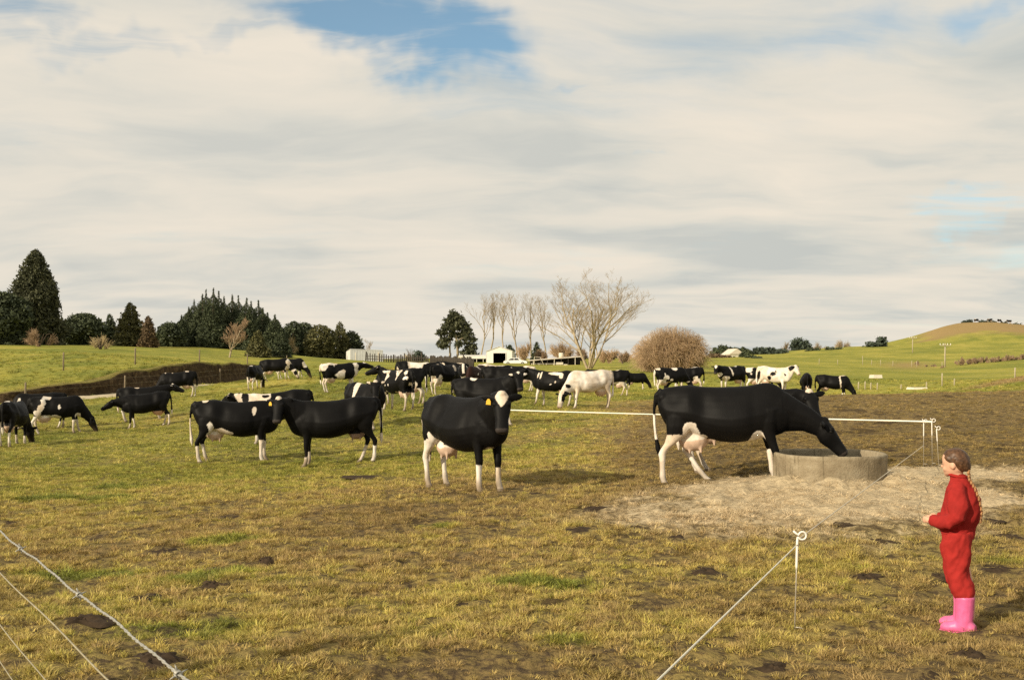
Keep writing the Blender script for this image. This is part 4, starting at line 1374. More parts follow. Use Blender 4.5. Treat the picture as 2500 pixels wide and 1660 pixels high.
power_pole(2228, 822, 250, 875, 'pale power pole with crossarm on the hill flank')
power_pole(2307, 838, 162, 905, 'nearer taller power pole with crossarm left of the hedge')


def field_trough(px, py, d, w, h, label):
    p = W(px, py, d); g = gz(p.x, p.y)
    t = thing('stock_trough', label, 'trough', (p.x, p.y, g), math.radians(8))
    mb = MB(); a, b = w / 2, .5
    mb.add([(-a, -b, 0), (a, -b, 0), (a, b, 0), (-a, b, 0), (-a * .9, -b * .9, h), (a * .9, -b * .9, h), (a * .9, b * .9, h), (-a * .9, b * .9, h), (-a * .8, -b * .75, h), (a * .8, -b * .75, h), (a * .8, b * .75, h), (-a * .8, b * .75, h)],
           [(0, 1, 5, 4), (1, 2, 6, 5), (2, 3, 7, 6), (3, 0, 4, 7), (4, 5, 9, 8), (5, 6, 10, 9), (6, 7, 11, 10), (7, 4, 8, 11)])
    mb.build('trough_wall', M_CREAM, t)
    mb = MB(); mb.box((0, 0, h - .12), (w * .78, .72, .02)); mb.build('water', M_WATER, t)


field_trough(2138, 926, 104, 1.0, .36, 'small pale stock trough out on the green flat')
field_trough(2239, 955, 72, 1.15, .16, 'low pale stock trough lying just beyond the brow')
# ------------------------------------------------------------------ cows
def loft(mb, rings, n=18):
    """rings: (centre, side vec, up vec, half width, half height up, half height down, squareness, top taper)"""
    vs = []
    for (c, s, u, w, hu, hd, p, tp) in rings:
        c, s, u = Vector(c), Vector(s), Vector(u)
        for k in range(n):
            a = 2 * math.pi * k / n
            ca, sa = math.cos(a), math.sin(a)
            y = math.copysign(abs(ca) ** p, ca); z = math.copysign(abs(sa) ** p, sa)
            ww = w * (1 - tp * max(0, z))
            vs.append(c + s * (y * ww) + u * (z * (hu if z > 0 else hd)))
    fs = []
    for i in range(len(rings) - 1):
        for k in range(n):
            a = i * n + k; b = i * n + (k + 1) % n
            fs.append((a, b, b + n, a + n))
    fs.append(tuple(range(n - 1, -1, -1)))
    fs.append(tuple(range((len(rings) - 1) * n, len(rings) * n)))
    mb.add(vs, fs)


def ball(mb, c, r, n=12, m=8, rot=None):
    vs = []; fs = []
    for i in range(1, m):
        t = math.pi * i / m
        for k in range(n):
            a = 2 * math.pi * k / n
            v = Vector((r[0] * math.sin(t) * math.cos(a), r[1] * math.sin(t) * math.sin(a), r[2] * math.cos(t)))
            vs.append((rot @ v if rot else v) + Vector(c))
    for i in range(m - 2):
        for k in range(n):
            a = i * n + k; b = i * n + (k + 1) % n
            fs.append((a, a + n, b + n, b))
    t = len(vs); vs.append(Vector(c) + (rot @ Vector((0, 0, r[2])) if rot else Vector((0, 0, r[2]))))
    vs.append(Vector(c) - (rot @ Vector((0, 0, r[2])) if rot else Vector((0, 0, r[2]))))
    for k in range(n):
        fs.append((t, k, (k + 1) % n))
        fs.append((t + 1, (m - 2) * n + (k + 1) % n, (m - 2) * n + k))
    mb.add(vs, fs)


def resample(rows, n):
    """Catmull-Rom through rows of numbers"""
    A = np.array(rows, float); m = len(A)
    out = []
    for q in np.linspace(0, m - 1, n):
        i = min(int(q), m - 2); t = q - i
        p0, p1, p2, p3 = A[max(i - 1, 0)], A[i], A[i + 1], A[min(i + 2, m - 1)]
        out.append(.5 * (2 * p1 + (p2 - p0) * t + (2 * p0 - 5 * p1 + 4 * p2 - p3) * t * t + (3 * p1 - p0 - 3 * p2 + p3) * t ** 3))
    return out


def remeshed(mb, voxel, smooth_it=4, smooth_f=.5):
    """join overlapping closed shapes into one continuous skin; returns numpy verts, faces"""
    me = mesh_from('tmp', mb.v, mb.f)
    ob = bpy.data.objects.new('tmp', me)
    COL.objects.link(ob)
    md = ob.modifiers.new('r', 'REMESH'); md.mode = 'VOXEL'; md.voxel_size = voxel; md.adaptivity = 0.0
    ms = ob.modifiers.new('s', 'SMOOTH'); ms.factor = smooth_f; ms.iterations = smooth_it
    dg = bpy.context.evaluated_depsgraph_get()
    ev = ob.evaluated_get(dg)
    m2 = bpy.data.meshes.new_from_object(ev)
    bpy.data.objects.remove(ob); bpy.data.meshes.remove(me)
    return m2


def hide_material():
    m = bpy.data.materials.new('cow_hide')
    m.use_nodes = True
    N = NT(m.node_tree)
    out = N.n('ShaderNodeOutputMaterial'); b = N.n('ShaderNodeBsdfPrincipled')
    N.l(b.outputs[0], out.inputs[0])
    at = N.n('ShaderNodeAttribute', attribute_name='coat')
    tc = N.n('ShaderNodeTexCoord')
    nz = N.noise(tc.outputs['Object'], 7, 5, .6)
    col = N.mix(1.0, at.outputs['Color'], N.ramp(nz, [(.3, .75), (.7, 1.15)]), 'MULTIPLY')
    N.l(col, b.inputs['Base Color'])
    b.inputs['Roughness'].default_value = .55
    b.inputs['Specular IOR Level'].default_value = .11
    mp = N.n('ShaderNodeMapping'); N.l(tc.outputs['Object'], mp.inputs[0]); mp.inputs['Scale'].default_value = (1, 1, .35)
    bp = N.n('ShaderNodeBump'); bp.inputs['Strength'].default_value = .25; bp.inputs['Distance'].default_value = .01
    N.l(N.noise(mp.outputs[0], 60, 3, .7), bp.inputs['Height']); N.l(bp.outputs[0], b.inputs['Normal'])
    return m


M_HIDE = hide_material()
M_EYE = mat_simple('cow_eye', (.01, .008, .006), .08, spec=.6)
M_TAGY = mat_simple('ear_tag_yellow', (.80, .48, .05), .5)
BLK = (.0048, .0044, .0043); WHT = (.80, .74, .66); PINK = (.60, .43, .32); GREY = (.045, .037, .033); HOOF = (.17, .13, .09)


def dirv(yaw, pitch):
    y, p = math.radians(yaw), math.radians(pitch)
    return Vector((math.cos(p) * math.cos(y), math.cos(p) * math.sin(y), math.sin(p)))


def cow_mesh(voxel, neck=(33, 0), neck_len=.66, head=(-40, 0), feet=((0, 0), (0, 0)), tail=0.0, bulk=1.0, udder=1.0, seed=0, ears=8):
    """feet: ((front left, front right), (hind left, hind right)) fore-aft offsets; local +x forward, origin on the ground"""
    mb = MB()
    Y, Z = (0, 1, 0), (0, 0, 1)
    B = [(-.93, 1.24, 1.10, .06), (-.90, 1.33, 1.02, .13), (-.82, 1.385, .86, .215), (-.66, 1.405, .78, .265), (-.47, 1.42, .72, .295), (-.30, 1.385, .655, .30), (-.10, 1.365, .595, .335),
         (.12, 1.355, .565, .35), (.33, 1.36, .585, .325), (.50, 1.385, .61, .265), (.64, 1.385, .63, .225), (.76, 1.33, .66, .19), (.86, 1.22, .72, .145), (.92, 1.10, .82, .09)]
    rings = []
    for (x, t, b, w) in resample(B, 44):
        zc = b + (t - b) * .44
        hook = math.exp(-((x + .50) / .11) ** 2)
        rings.append(((x, 0, zc), Y, Z, w * bulk * (1 + .03 * hook), t - zc, (zc - b), .86, .34 - .13 * hook))
    loft(mb, rings, 26)
    for s in (1, -1):
        ball(mb, (-.84, s * .11, 1.25), (.07, .05, .07))
    # neck and head
    base = Vector((.60, 0, 1.12))
    nd = dirv(neck[1], neck[0])
    poll = base + nd * neck_len
    hd = dirv(head[1], head[0])
    side = Vector((0, 0, 1)).cross(hd).normalized()
    up = hd.cross(side).normalized()
    nr = []
    for t, hu, h2, w in [(0, .25 if neck[0] > 10 else .18, .47, .20), (.25, .22, .40, .17), (.5, .175, .30, .135), (.75, .14, .21, .112), (1.0, .105, .155, .10)]:
        # bow the neck towards the poll
        c = base.lerp(poll, t)
        if t == 1.0:
            c = poll + hd * .05 - up * .02
        f = dirv(neck[1] * t, neck[0])
        sd = Vector((0, 0, 1)).cross(f).normalized(); uu = f.cross(sd).normalized()
        nr.append((c, sd, uu, w, hu, h2, .95, .15))
    loft(mb, nr, 16)
    H = [(-.035, .045, .05, .05), (-.01, .085, .065, .085), (.06, .115, .09, .14), (.14, .126, .092, .175), (.21, .122, .084, .185), (.29, .104, .072, .160), (.37, .092, .062, .130), (.44, .094, .058, .115), (.50, .096, .052, .105), (.535, .085, .040, .088), (.555, .058, .022, .055)]
    hr = []
    for (a, w, hu, h2) in H:
        hr.append((poll + hd * a, side, up, w, hu, h2, .82, .12))
    loft(mb, hr, 16)
    # poll tuft, brow ridges
    ball(mb, poll + hd * .0 + up * .045, (.07, .07, .055))
    for s in (1, -1):
        ball(mb, poll + hd * .15 + up * .045 + side * (s * .09), (.045, .045, .04))
        # ears, sideways and a little down and back
        e = (side * s * .96 - up * math.sin(math.radians(ears)) - hd * .18).normalized()
        fw = (hd * .5 + up * .85); fw = (fw - e * fw.dot(e)).normalized(); wd = e.cross(fw)
        r0 = poll + hd * .045 + side * (s * .07) + up * .01
        er = []
        for a, w, th in [(0, .028, .026), (.06, .048, .024), (.12, .062, .02), (.18, .050, .018), (.225, .018, .014)]:
            er.append((r0 + e * a, wd, fw, w, th, th * .7, 1, 0))
        loft(mb, er, 10)
    # legs
    for j, s in enumerate((1, -1)):
        fo = feet[0][j]
        L = [(.60, .15, 1.02, .16, .09), (.57, .17, .84, .135, .085), (.55, .165, .70, .095, .07), (.565, .155, .56, .068, .058), (.58, .15, .44, .058, .054), (.575, .15, .37, .047, .046), (.575, .15, .24, .037, .037), (.58, .15, .135, .046, .045), (.60, .15, .075, .042, .044), (.625, .15, .035, .058, .054), (.63, .15, .0, .066, .058)]
        rr = []
        for (x, y, z, a, b) in L:
            k = fo * max(0, (1 - z / .85))
            rr.append(((x + k, s * y, z), (1, 0, 0), (0, 1, 0), a, b, b, 1, 0))
        loft(mb, rr, 12)
        ho = feet[1][j]
        L = [(-.56, .15, 1.16, .21, .10), (-.60, .175, .98, .22, .105), (-.60, .185, .84, .195, .095), (-.63, .18, .72, .140, .075), (-.70, .17, .61, .088, .058), (-.775, .16, .52, .062, .048), (-.80, .155, .455, .058, .046), (-.785, .15, .38, .046, .041), (-.765, .15, .25, .038, .036), (-.745, .15, .135, .047, .045), (-.72, .15, .075, .042, .044), (-.695, .15, .035, .06, .054), (-.69, .15, .0, .068, .058)]
        rr = []
        for (x, y, z, a, b) in L:
            k = ho * max(0, (1 - z / .95)) ** 1.0
            rr.append(((x + k, s * y, z), (1, 0, 0), (0, 1, 0), a, b, b, 1, 0))
        loft(mb, rr, 12)
    # udder
    if udder > 0:
        u = udder
        ball(mb, (-.46, 0, .66 - .03 * u), (.25 * u, .17 * u, .19 * u), 16, 10)
        for (tx, ty) in ((-.36, .08), (-.36, -.08), (-.52, .07), (-.52, -.07)):
            z0 = .66 - .03 * u - .165 * u
            mb.tube([(tx, ty, z0 + .06), (tx, ty, z0), (tx, ty, z0 - .055)], [.03, .022, .016], 8)
    # tail
    tr = max(.021, voxel * 1.25)
    pts = [(-.86, 0, 1.36), (-.945, 0, 1.30), (-.985 - .03 * tail, .02 * tail, 1.10), (-.985 - .06 * tail, .05 * tail, .85), (-.975 - .05 * tail, .08 * tail, .66), (-.965 - .03 * tail, .1 * tail, .52), (-.96, .11 * tail, .38)]
    mb.tube(pts, [.05, .042, tr * 1.2, tr, tr * 1.3, .042, .014], 8)
    me = remeshed(mb, voxel, 5 if voxel < .02 else 3)
    # soft unevenness of muscle and hip over the barrel
    nv = len(me.vertices)
    Pv = np.empty(nv * 3, np.float32); me.vertices.foreach_get('co', Pv); Pv = Pv.reshape(-1, 3).astype(float)
    Nv = np.empty(nv * 3, np.float32); me.vertex_normals.foreach_get('vector', Nv); Nv = Nv.reshape(-1, 3)
    k = .016 * fbm(Pv[:, 0] * 3.2 + seed, Pv[:, 1] * 3.2, Pv[:, 2] * 2.4, seed=seed + 3, octv=2)
    fl = np.exp(-((Pv[:, 0] + .26) / .11) ** 2 - ((Pv[:, 2] - 1.13) / .15) ** 2) + .7 * np.exp(-((Pv[:, 0] + .70) / .12) ** 2 - ((Pv[:, 2] - 1.22) / .10) ** 2) + .6 * np.exp(-((Pv[:, 0] - .40) / .07) ** 2 - ((Pv[:, 2] - .95) / .22) ** 2)
    k = (k - .028 * fl * (np.abs(Pv[:, 1]) > .08)) * sstep(.5, .8, Pv[:, 2]) * (Pv[:, 0] < .8) * (Pv[:, 0] > -.92)
    me.vertices.foreach_set('co', (Pv + Nv * k[:, None]).astype(np.float32).ravel()); me.update()
    me['poll'] = list(poll); me['hd'] = list(hd); me['side'] = list(side); me['up'] = list(up)
    return me


def paint(me, spec, seed):
    """coat colours on the skin: spec is a dict of white and black shapes in the cow's own space"""
    n = len(me.vertices)
    P = np.empty(n * 3, np.float32); me.vertices.foreach_get('co', P); P = P.reshape(-1, 3).astype(float)
    x, y, z = P.T
    poll, hd, side, up = [np.array(me[k]) for k in ('poll', 'hd', 'side', 'up')]
    q = P - poll
    ha, hs, hu = q @ hd, q @ side, q @ up
    onhead = (ha > -.09) & (ha < .66) & (np.abs(hs) < .33) & (np.abs(hu) < .26) & (x > .5)
    w1 = fbm(x * 4.5, y * 4.5, z * 4.5, seed=seed, octv=3) * .10
    wx = x + fbm(x * 3, y * 3, z * 3, seed=seed + 5, octv=3) * .10
    wy = y + fbm(x * 3, y * 3, z * 3, seed=seed + 9, octv=3) * .08
    wz = z + fbm(x * 3, y * 3, z * 3, seed=seed + 13, octv=3) * .10
    white = np.zeros(n, bool)
    if spec.get('white'):
        white[:] = True
    if 'noise' in spec:
        th, sc = spec['noise']
        nn = fbm(x * sc, y * sc + 3.1, z * sc, seed=seed + 21, octv=3, gain=.4)
        white |= (nn > th) & ~onhead
    def ell(b):
        return ((wx - b[0]) / b[3]) ** 2 + ((wy - b[1]) / b[4]) ** 2 + ((wz - b[2]) / b[5]) ** 2 < 1
    for b in spec.get('w', []):
        white |= ell(b)
    for b in spec.get('k', []):
        white &= ~ell(b)
    # white stockings per leg: front left, front right, hind left, hind right
    st = spec.get('legs', (.36, .36, .42, .42))
    low = z < .78
    for i, (fx, sy) in enumerate(((1, 1), (1, -1), (-1, 1), (-1, -1))):
        m = low & (np.sign(y) == sy) & ((x > 0) == (fx > 0)) & (np.abs(y) > .06) & (z + w1 * .7 < st[i])
        m &= ~((np.abs(x) < .38))
        white |= m
    # belly and udder
    if spec.get('belly', 1):
        white |= (z < .63 + w1 * .5) & (x > -.66) & (x < -.14 + w1) & (np.abs(y) < .17)
    # head
    white &= ~(onhead & (not spec.get('white', 0)))
    hw = np.zeros(n, bool)
    for b in spec.get('head', []):
        kind = b[0]
        if kind == 'star':
            hw |= onhead & (hu > .02) & (((ha - b[1]) / b[2]) ** 2 + (hs / (b[3] * np.clip(1.25 - (ha - b[1] + b[2]) / (2 * b[2]) * .9, .2, 1.3))) ** 2 < 1)
        if kind == 'blaze':
            hw |= onhead & (hu > -.02) & (np.abs(hs + w1 * .3) < b[1]) & (ha > 0) & (ha < .50)
        if kind == 'poll':
            hw |= onhead & (((ha - .01) / .045) ** 2 + (hs / .07) ** 2 < 1) & (hu > .02)
        if kind == 'all':
            hw |= onhead
        if kind == 'ear':
            hw |= onhead & (np.abs(hs) > .16) & (hu > .0) & (ha < .08)
        if kind == 'blackear':
            hw &= ~((np.abs(hs) > .10) & (ha < .13))
        if kind == 'eyes':
            hw &= ~((np.abs(hs) > .07) & (ha > .04) & (ha < .30))
    white = np.where(onhead, hw, white)
    # tail switch
    tl = (x < -.90) & (np.abs(y) < .2) & (z < spec.get('tailz', .62))
    hoofv = z < .055
    col = np.where(white[:, None], np.array(WHT), np.array(spec.get('dark', BLK)))
    tlow = (x < -.93) & (z < spec.get('tailz', .62)) & (np.abs(y) < .14)
    tup = (x < -.945) & (z < spec.get('tailw', 0)) & (np.abs(y) < .14)
    isfoot = (np.abs(y) > .09) & (z < .5)
    if spec.get('switch', 1):
        col[tlow & ~isfoot] = WHT
    col[tup & ~isfoot] = WHT
    if not spec.get('switch', 1):
        col[tlow & ~isfoot] = BLK
    ud = (((x + .46) / .27) ** 2 + (y / .19) ** 2 + ((z - .60) / .22) ** 2 < 1) & (z < .64 + w1 * .6) & (np.abs(y) < .19)
    pk = np.array(spec.get('udder', PINK))
    col[ud & ~(np.abs(y) > .105) | (ud & (z > .40) & (x > -.6))] = pk
    col[onhead & (ha > .50)] = GREY if not spec.get('white') else np.array(PINK) * .7
    dirt = np.clip(.5 + 1.2 * fbm(x * 5 + 7, y * 5, z * 3, seed=seed + 31, octv=3), 0, 1)
    wm = (col[:, 0] > .5) & (col[:, 2] > .5)
    col[wm] = col[wm] * (1 - .30 * dirt[wm, None] * np.array([.7, 1.0, 1.35]))
    mud = np.clip(sstep(.42, .04, z + w1 * 1.5) * (.25 + .6 * dirt), 0, 1)
    col = col * (1 - mud[:, None]) + np.array((.19, .13, .07)) * mud[:, None] * (.35 + .65 * col.max(1)[:, None])
    col[hoofv & (np.abs(y) > .08)] = HOOF
    att = me.color_attributes.new('coat', 'FLOAT_COLOR', 'POINT')
    att.data.foreach_set('color', np.concatenate([col, np.ones((n, 1))], 1).astype(np.float32).ravel())
    me.polygons.foreach_set('use_smooth', np.ones(len(me.polygons), bool))
    me.materials.clear(); me.materials.append(M_HIDE)


def cow(label, px, d, yaw, pose, spec, scale=1.0, seed=0, tagside=0, z=None, eyes=True, pitch=0.0):
    voxel = .0135 if d < 18 else (.018 if d < 30 else (.024 if d < 50 else .032))
    me = cow_mesh(voxel, seed=seed, **pose)
    paint(me, spec, seed)
    me.name = 'cow'
    x, y = X(px, d), d
    # stand on the lowest ground under the four feet
    c, s = math.cos(math.radians(yaw)), math.sin(math.radians(yaw))
    if z is None:
        fx = [(.6, .15), (.6, -.15), (-.7, .15), (-.7, -.15)]
        zz = [gz(x + (c * a - s * b) * scale, y + (s * a + c * b) * scale) for a, b in fx]
        z = sum(zz) / 4 - .015
        pf, ph = (zz[0] + zz[1]) / 2, (zz[2] + zz[3]) / 2
        pitch = -math.atan2(pf - ph, 1.3 * scale)
    o = link('cow', me, None, (x, y, z), math.radians(yaw))
    o.rotation_euler = (0, pitch, math.radians(yaw))
    o.scale = (scale,) * 3
    tag(o, label, 'cow', 'black and white dairy cows in the paddock')
    poll, hd, side, up = [Vector(me[k]) for k in ('poll', 'hd', 'side', 'up')]
    if eyes and d < 50:
        for sg in (1, -1):
            mb = MB()
            ball(mb, poll + hd * .165 + up * .018 + side * (sg * .104), (.026, .026, .024), 10, 8)
            mb.build('eye', M_EYE, o, True)
    if tagside:
        mb = MB()
        e = (side * tagside * .96 - up * .15 - hd * .18).normalized()
        c0 = poll + hd * .075 + side * (tagside * .07) + e * .115 + up * .036 - Vector((0, 0, .035))
        fw = (hd * .5 + up * .85); fw = (fw - e * fw.dot(e)).normalized(); wd = e.cross(fw)
        if wd.z > 0: wd = -wd
        outl = [(-.012, -.035), (.012, -.035), (.03, -.005), (.034, .045), (-.034, .045), (-.03, -.005)]
        vs = [c0 + e * a + wd * b + fw * t for t in (.0, .007) for a, b in outl]
        k = len(outl)
        mb.add(vs, [tuple(range(k))[::-1], tuple(range(k, 2 * k))] + [(i, (i + 1) % k, k + (i + 1) % k, k + i) for i in range(k)])
        mb.build('ear_tag', M_TAGY, o)
    return o


UP = dict(neck=(33, 0), head=(-38, 0))
GRAZE = dict(neck=(-48, 0), neck_len=.80, head=(-72, 0))
COWS = []
# ------------------------------------------------------------------ the herd
def P(neck=(33, 0), nl=.66, head=(-40, 0), feet=((0, 0), (0, 0)), tail=0.0, bulk=1.0, udder=1.0, ears=8):
    return dict(neck=neck, neck_len=nl, head=head, feet=feet, tail=tail, bulk=bulk, udder=udder, ears=ears)


def G(ny=0, hy=0, feet=((.12, -.10), (.05, -.12)), ne=-48, nl=.80, hp=-70, udder=1.0):
    return P((ne, ny), nl, (hp, hy), feet, udder=udder)


# near cows
cow('black cow with white hind leg drinking from the concrete trough', 1780, 14.15, -14,
    P((-25, 0), .78, (-57, 0), ((.03, .17), (.42, -.20)), .3, 1.02, .88),
    dict(legs=(.45, .11, .50, .70), switch=0, tailw=1.02, tailz=.66, head=[],
         w=[(-.45, -.27, .76, .14, .2, .14), (-.36, -.18, .66, .12, .2, .07), (.42, -.08, .64, .16, .2, .11), (.5, 0, .60, .1, .12, .08)]), seed=101)
cow('black cow with white forehead patch and yellow ear tag standing in front, staring at camera', 1138, 14.6, -52,
    P((25, -17), .60, (-66, -40), ((.02, -.06), (-.02, -.06)), 0, 1.05, .85, ears=12),
    dict(legs=(.36, .40, .5, .74), head=[('star', .085, .12, .10)], w=[(-.78, -.28, .93, .045, .12, .08), (-.5, -.24, .74, .05, .14, .12), (-.36, -.2, .60, .3, .3, .06), (.62, 0, .56, .09, .09, .10), (-.55, .02, 1.42, .07, .1, .05)], tailz=.5), seed=102, tagside=-1)
cow('black cow half hidden behind the drinking cow, only its face and right ear showing', 1800, 15.55, -12,
    P((16, -6), .62, (-52, -72), ((0, 0), (.22, .05)), 0, .95, .8, ears=2),
    dict(legs=(.45, .45, .62, .62), head=[('poll',)], w=[]), scale=.925, seed=103)
cow('black cow with white belly and small white shoulder patch, left of the standing pair', 578, 22.4, 11,
    P((10, 6), .60, (-30, 10), ((.02, -.05), (.06, -.08)), .2, 1.0, .75),
    dict(legs=(.46, .50, .42, .40), tailw=1.0, head=[], w=[(-.36, -.22, .64, .30, .25, .13), (-.52, -.2, .78, .06, .2, .12), (.42, -.28, 1.20, .05, .16, .10), (-.62, 0, 1.44, .07, .1, .05)]), seed=104)
cow('all black cow with head turned to the camera, right of the standing pair', 822, 21, 190,
    P((33, 12), .60, (-58, 76), ((.05, -.02), (-.05, .22)), 0, 1.05, .7),
    dict(legs=(.24, .30, .36, .36), belly=0, head=[('poll',)], w=[], udder=(.30, .2, .15)), seed=105, tagside=-1)
# left group
cow('black cow seen from behind at the left edge with white hind leg', 34, 31, 98, G(-10, -10), dict(legs=(.3, .3, .82, .45), w=[(-.62, .05, 1.40, .12, .2, .07)]), seed=106)
cow('dark cow grazing between the two leftmost cows, mostly hidden', 96, 38.5, 205, G(), dict(legs=(.2, .2, .3, .3), w=[(.7, .2, 1.1, .06, .1, .1)]), seed=107)
cow('grazing cow with white diagonal band over its rump, on the left', 143, 36.6, 24, G(),
    dict(legs=(.5, .52, .6, .70), w=[(-.33, -.1, 1.36, .13, .35, .10), (-.45, -.25, 1.20, .10, .25, .12), (-.55, -.25, 1.02, .11, .25, .13), (-.66, -.2, .84, .13, .2, .16), (-.2, -.22, .64, .34, .2, .09), (.10, -.3, 1.02, .03, .1, .10), (.62, -.1, .62, .1, .12, .10)], head=[('star', .35, .1, .05)]), seed=108)
cow('black cow walking left with its head lowered, white stockings', 361, 38, 200, P((4, 0), .62, (-30, 0), ((.1, -.1), (-.1, .1))), dict(legs=(.22, .4, .45, .45), belly=0, w=[], udder=(.55, .33, .22)), scale=.94, seed=109)
cow('black cow with white facial mark looking right behind the walking cow', 352, 41, 17, P((22, 4), .62, (-28, -8)), dict(legs=(.4, .4, .45, .45), head=[('ear',), ('poll',)], w=[(-.2, 0, 1.38, .08, .2, .05)]), seed=110)
cow('black cow grazing close under the cut earth bank', 436, 53, 196, G(), dict(legs=(.3, .3, .6, .6), w=[(.2, 0, 1.38, .05, .2, .05), (-.5, .1, 1.40, .10, .2, .05), (.62, 0, 1.38, .05, .1, .06)]), seed=111)
cow('cow with large white shoulder patch behind the standing pair', 682, 27, 193, P((24, -6), .60, (-30, -25)), dict(legs=(.5, .5, .5, .5), head=[('blaze', .06), ('ear',)], w=[(.55, 0, 1.25, .45, .5, .24), (1.05, 0, 1.2, .2, .3, .2)], k=[(.30, .2, 1.32, .14, .12, .05), (.78, .1, 1.3, .09, .3, .2)]), seed=112)
cow('cow with white hind legs grazing away from camera under the bank end', 624, 57, 84, G(), dict(legs=(.5, .5, .85, .7), w=[(-.7, 0, 1.40, .15, .12, .06)]), seed=113)
cow('black cow with white neck grazing near the fence post on the far left rise', 678, 63, 10, G(), dict(legs=(.5, .5, .62, .6), w=[(.85, 0, 1.0, .25, .4, .30), (.62, 0, .7, .14, .3, .2)], k=[(.95, 0, .8, .14, .3, .2)], head=[('all',), ('eyes',)]), seed=114)
cow('grey faced cow grazing behind the white necked cow', 712, 67, 8, G(), dict(legs=(.5, .5, .62, .6), head=[], w=[(.9, 0, .95, .2, .3, .25)]), seed=115)
cow('spotted cow with white poll looking right across the paddock', 831, 48, 32, P((14, 0), .66, (-18, -18)), dict(noise=(.10, 2.4), legs=(.6, .6, .7, .7), head=[('poll',), ('star', .10, .12, .09)]), seed=120)
cow('cow with white belt round its middle facing the camera behind the standing pair', 893, 29.5, -48, P((26, -36), .58, (-60, -40)), dict(legs=(.62, .62, .5, .5), head=[('ear',), ('poll',)], w=[(-.18, 0, 1.0, .13, .7, .7), (.70, .1, 1.25, .08, .3, .12)]), seed=117)
cow('white spotted black cow standing half turned away, head up to the left', 970, 34, 128, P((34, 6), .62, (-22, 42)), dict(noise=(.30, 3.4), legs=(.6, .6, .62, .62), head=[('ear',), ('star', .14, .1, .07)], w=[(-.2, 0, 1.4, .14, .14, .07)]), seed=118)
cow('cow with white topline, its hindquarters showing right of the spotted cow', 980, 38, 187, G(), dict(legs=(.4, .4, .62, .66), w=[(-.35, 0, 1.42, .35, .12, .05), (-.45, .2, .74, .16, .2, .12)]), seed=119)
cow('cow with cream hind legs and udder seen from behind in the middle of the herd', 1087, 46, 52, G(), dict(legs=(.6, .6, .98, .98), w=[(-.5, .1, 1.38, .1, .2, .08), (.5, -.2, 1.2, .12, .3, .16), (-.6, 0, .8, .25, .3, .26)], udder=(.72, .55, .42)), seed=126)
cow('cow with broad white blaze facing the camera among the middle herd', 1130, 49, -86, P((25, 0), .6, (-60, 0)), dict(noise=(.22, 2.6), legs=(.5, .5, .5, .5), head=[('blaze', .06)]), seed=121)
cow('white backed cow grazing just below the gable shed', 1208, 52, 12, G(), dict(legs=(.5, .5, .5, .5), w=[(-.25, 0, 1.42, .75, .28, .14), (-.62, .1, 1.2, .16, .4, .25), (-.15, -.2, 1.25, .10, .25, .2)]), seed=122)
cow('dark brown cow with white streaks grazing towards the camera', 1163, 46, -112, G(), dict(dark=(.028, .012, .008), legs=(.4, .4, .4, .4), noise=(.42, 3.0), head=[('blaze', .04)]), seed=123)
cow('black cow with white spot on its back looking over behind the foremost cow', 1188, 28, -14, P((35, -26), .56, (-54, -66), ((.05, .05), (0, -.1))), dict(legs=(.5, .64, .5, .5), head=[('star', .02, .045, .05), ('ear',)], w=[(-.34, -.02, 1.40, .11, .2, .09)]), seed=124)
cow('black cow with its head hanging low, right of the white backed cow', 1226, 44, -8, P((10, 0), .66, (-62, 0)), dict(legs=(.5, .5, .5, .5), head=[], w=[(.6, -.1, .72, .06, .2, .12)]), seed=125)
cow('black cow with white shoulder stripes walking away to the left of the white cow', 1352, 38.5, 152, P((26, 0), .62, (-15, 6), ((.15, -.1), (.05, -.15))), dict(legs=(.62, .8, .45, .45), head=[], w=[(.50, .28, 1.20, .05, .2, .16), (.62, .25, 1.22, .03, .2, .14), (-.12, .2, 1.30, .30, .3, .07), (-.42, .2, 1.20, .10, .3, .12), (-.2, .35, .95, .05, .1, .05), (.02, .35, .85, .04, .1, .04), (.15, 0, .58, .2, .2, .07)]), seed=127)
cow('cream white cow grazing with a black ear, centre right of the herd', 1440, 36, 206, G(4, 30, ne=-44), dict(white=1, legs=(.6, .6, .6, .6), head=[('all',), ('blackear',), ('eyes',)], k=[(.95, .15, .85, .10, .12, .10), (-.75, -.25, .72, .08, .12, .15)]), seed=128)
cow('black cow with white hind legs standing behind the cream white cow', 1490, 52, 178, P((20, 0), .6, (-30, 0), ((0, 0), (.18, -.15))), dict(legs=(.4, .4, .78, .85), w=[(-.3, .2, .66, .2, .2, .08), (-.3, 0, 1.4, .12, .1, .05)]), seed=129)
cow('small far black cow grazing right, beside the orange willow', 1553, 80, 12, G(), dict(legs=(.5, .5, .5, .5), w=[]), seed=130)
cow('cow with white tail and saddle patch grazing above the drinking cow, left of a pair', 1640, 53, 18, G(), dict(legs=(.6, .6, .9, .9), tailw=1.3, w=[(.18, 0, 1.34, .17, .3, .14), (-.8, 0, 1.36, .14, .2, .10), (-.4, -.25, .85, .16, .2, .10), (-.1, -.3, .75, .1, .2, .06), (-.5, -.3, 1.0, .05, .1, .09)]), seed=131)
cow('black cow with one white side spot, right of the pair above the drinking cow', 1677, 56.5, 176, G(), dict(legs=(.5, .5, .78, .78), w=[(.18, .33, 1.17, .06, .12, .08), (-.45, 0, 1.42, .32, .14, .05), (-.5, .2, .78, .12, .2, .14)]), seed=132)
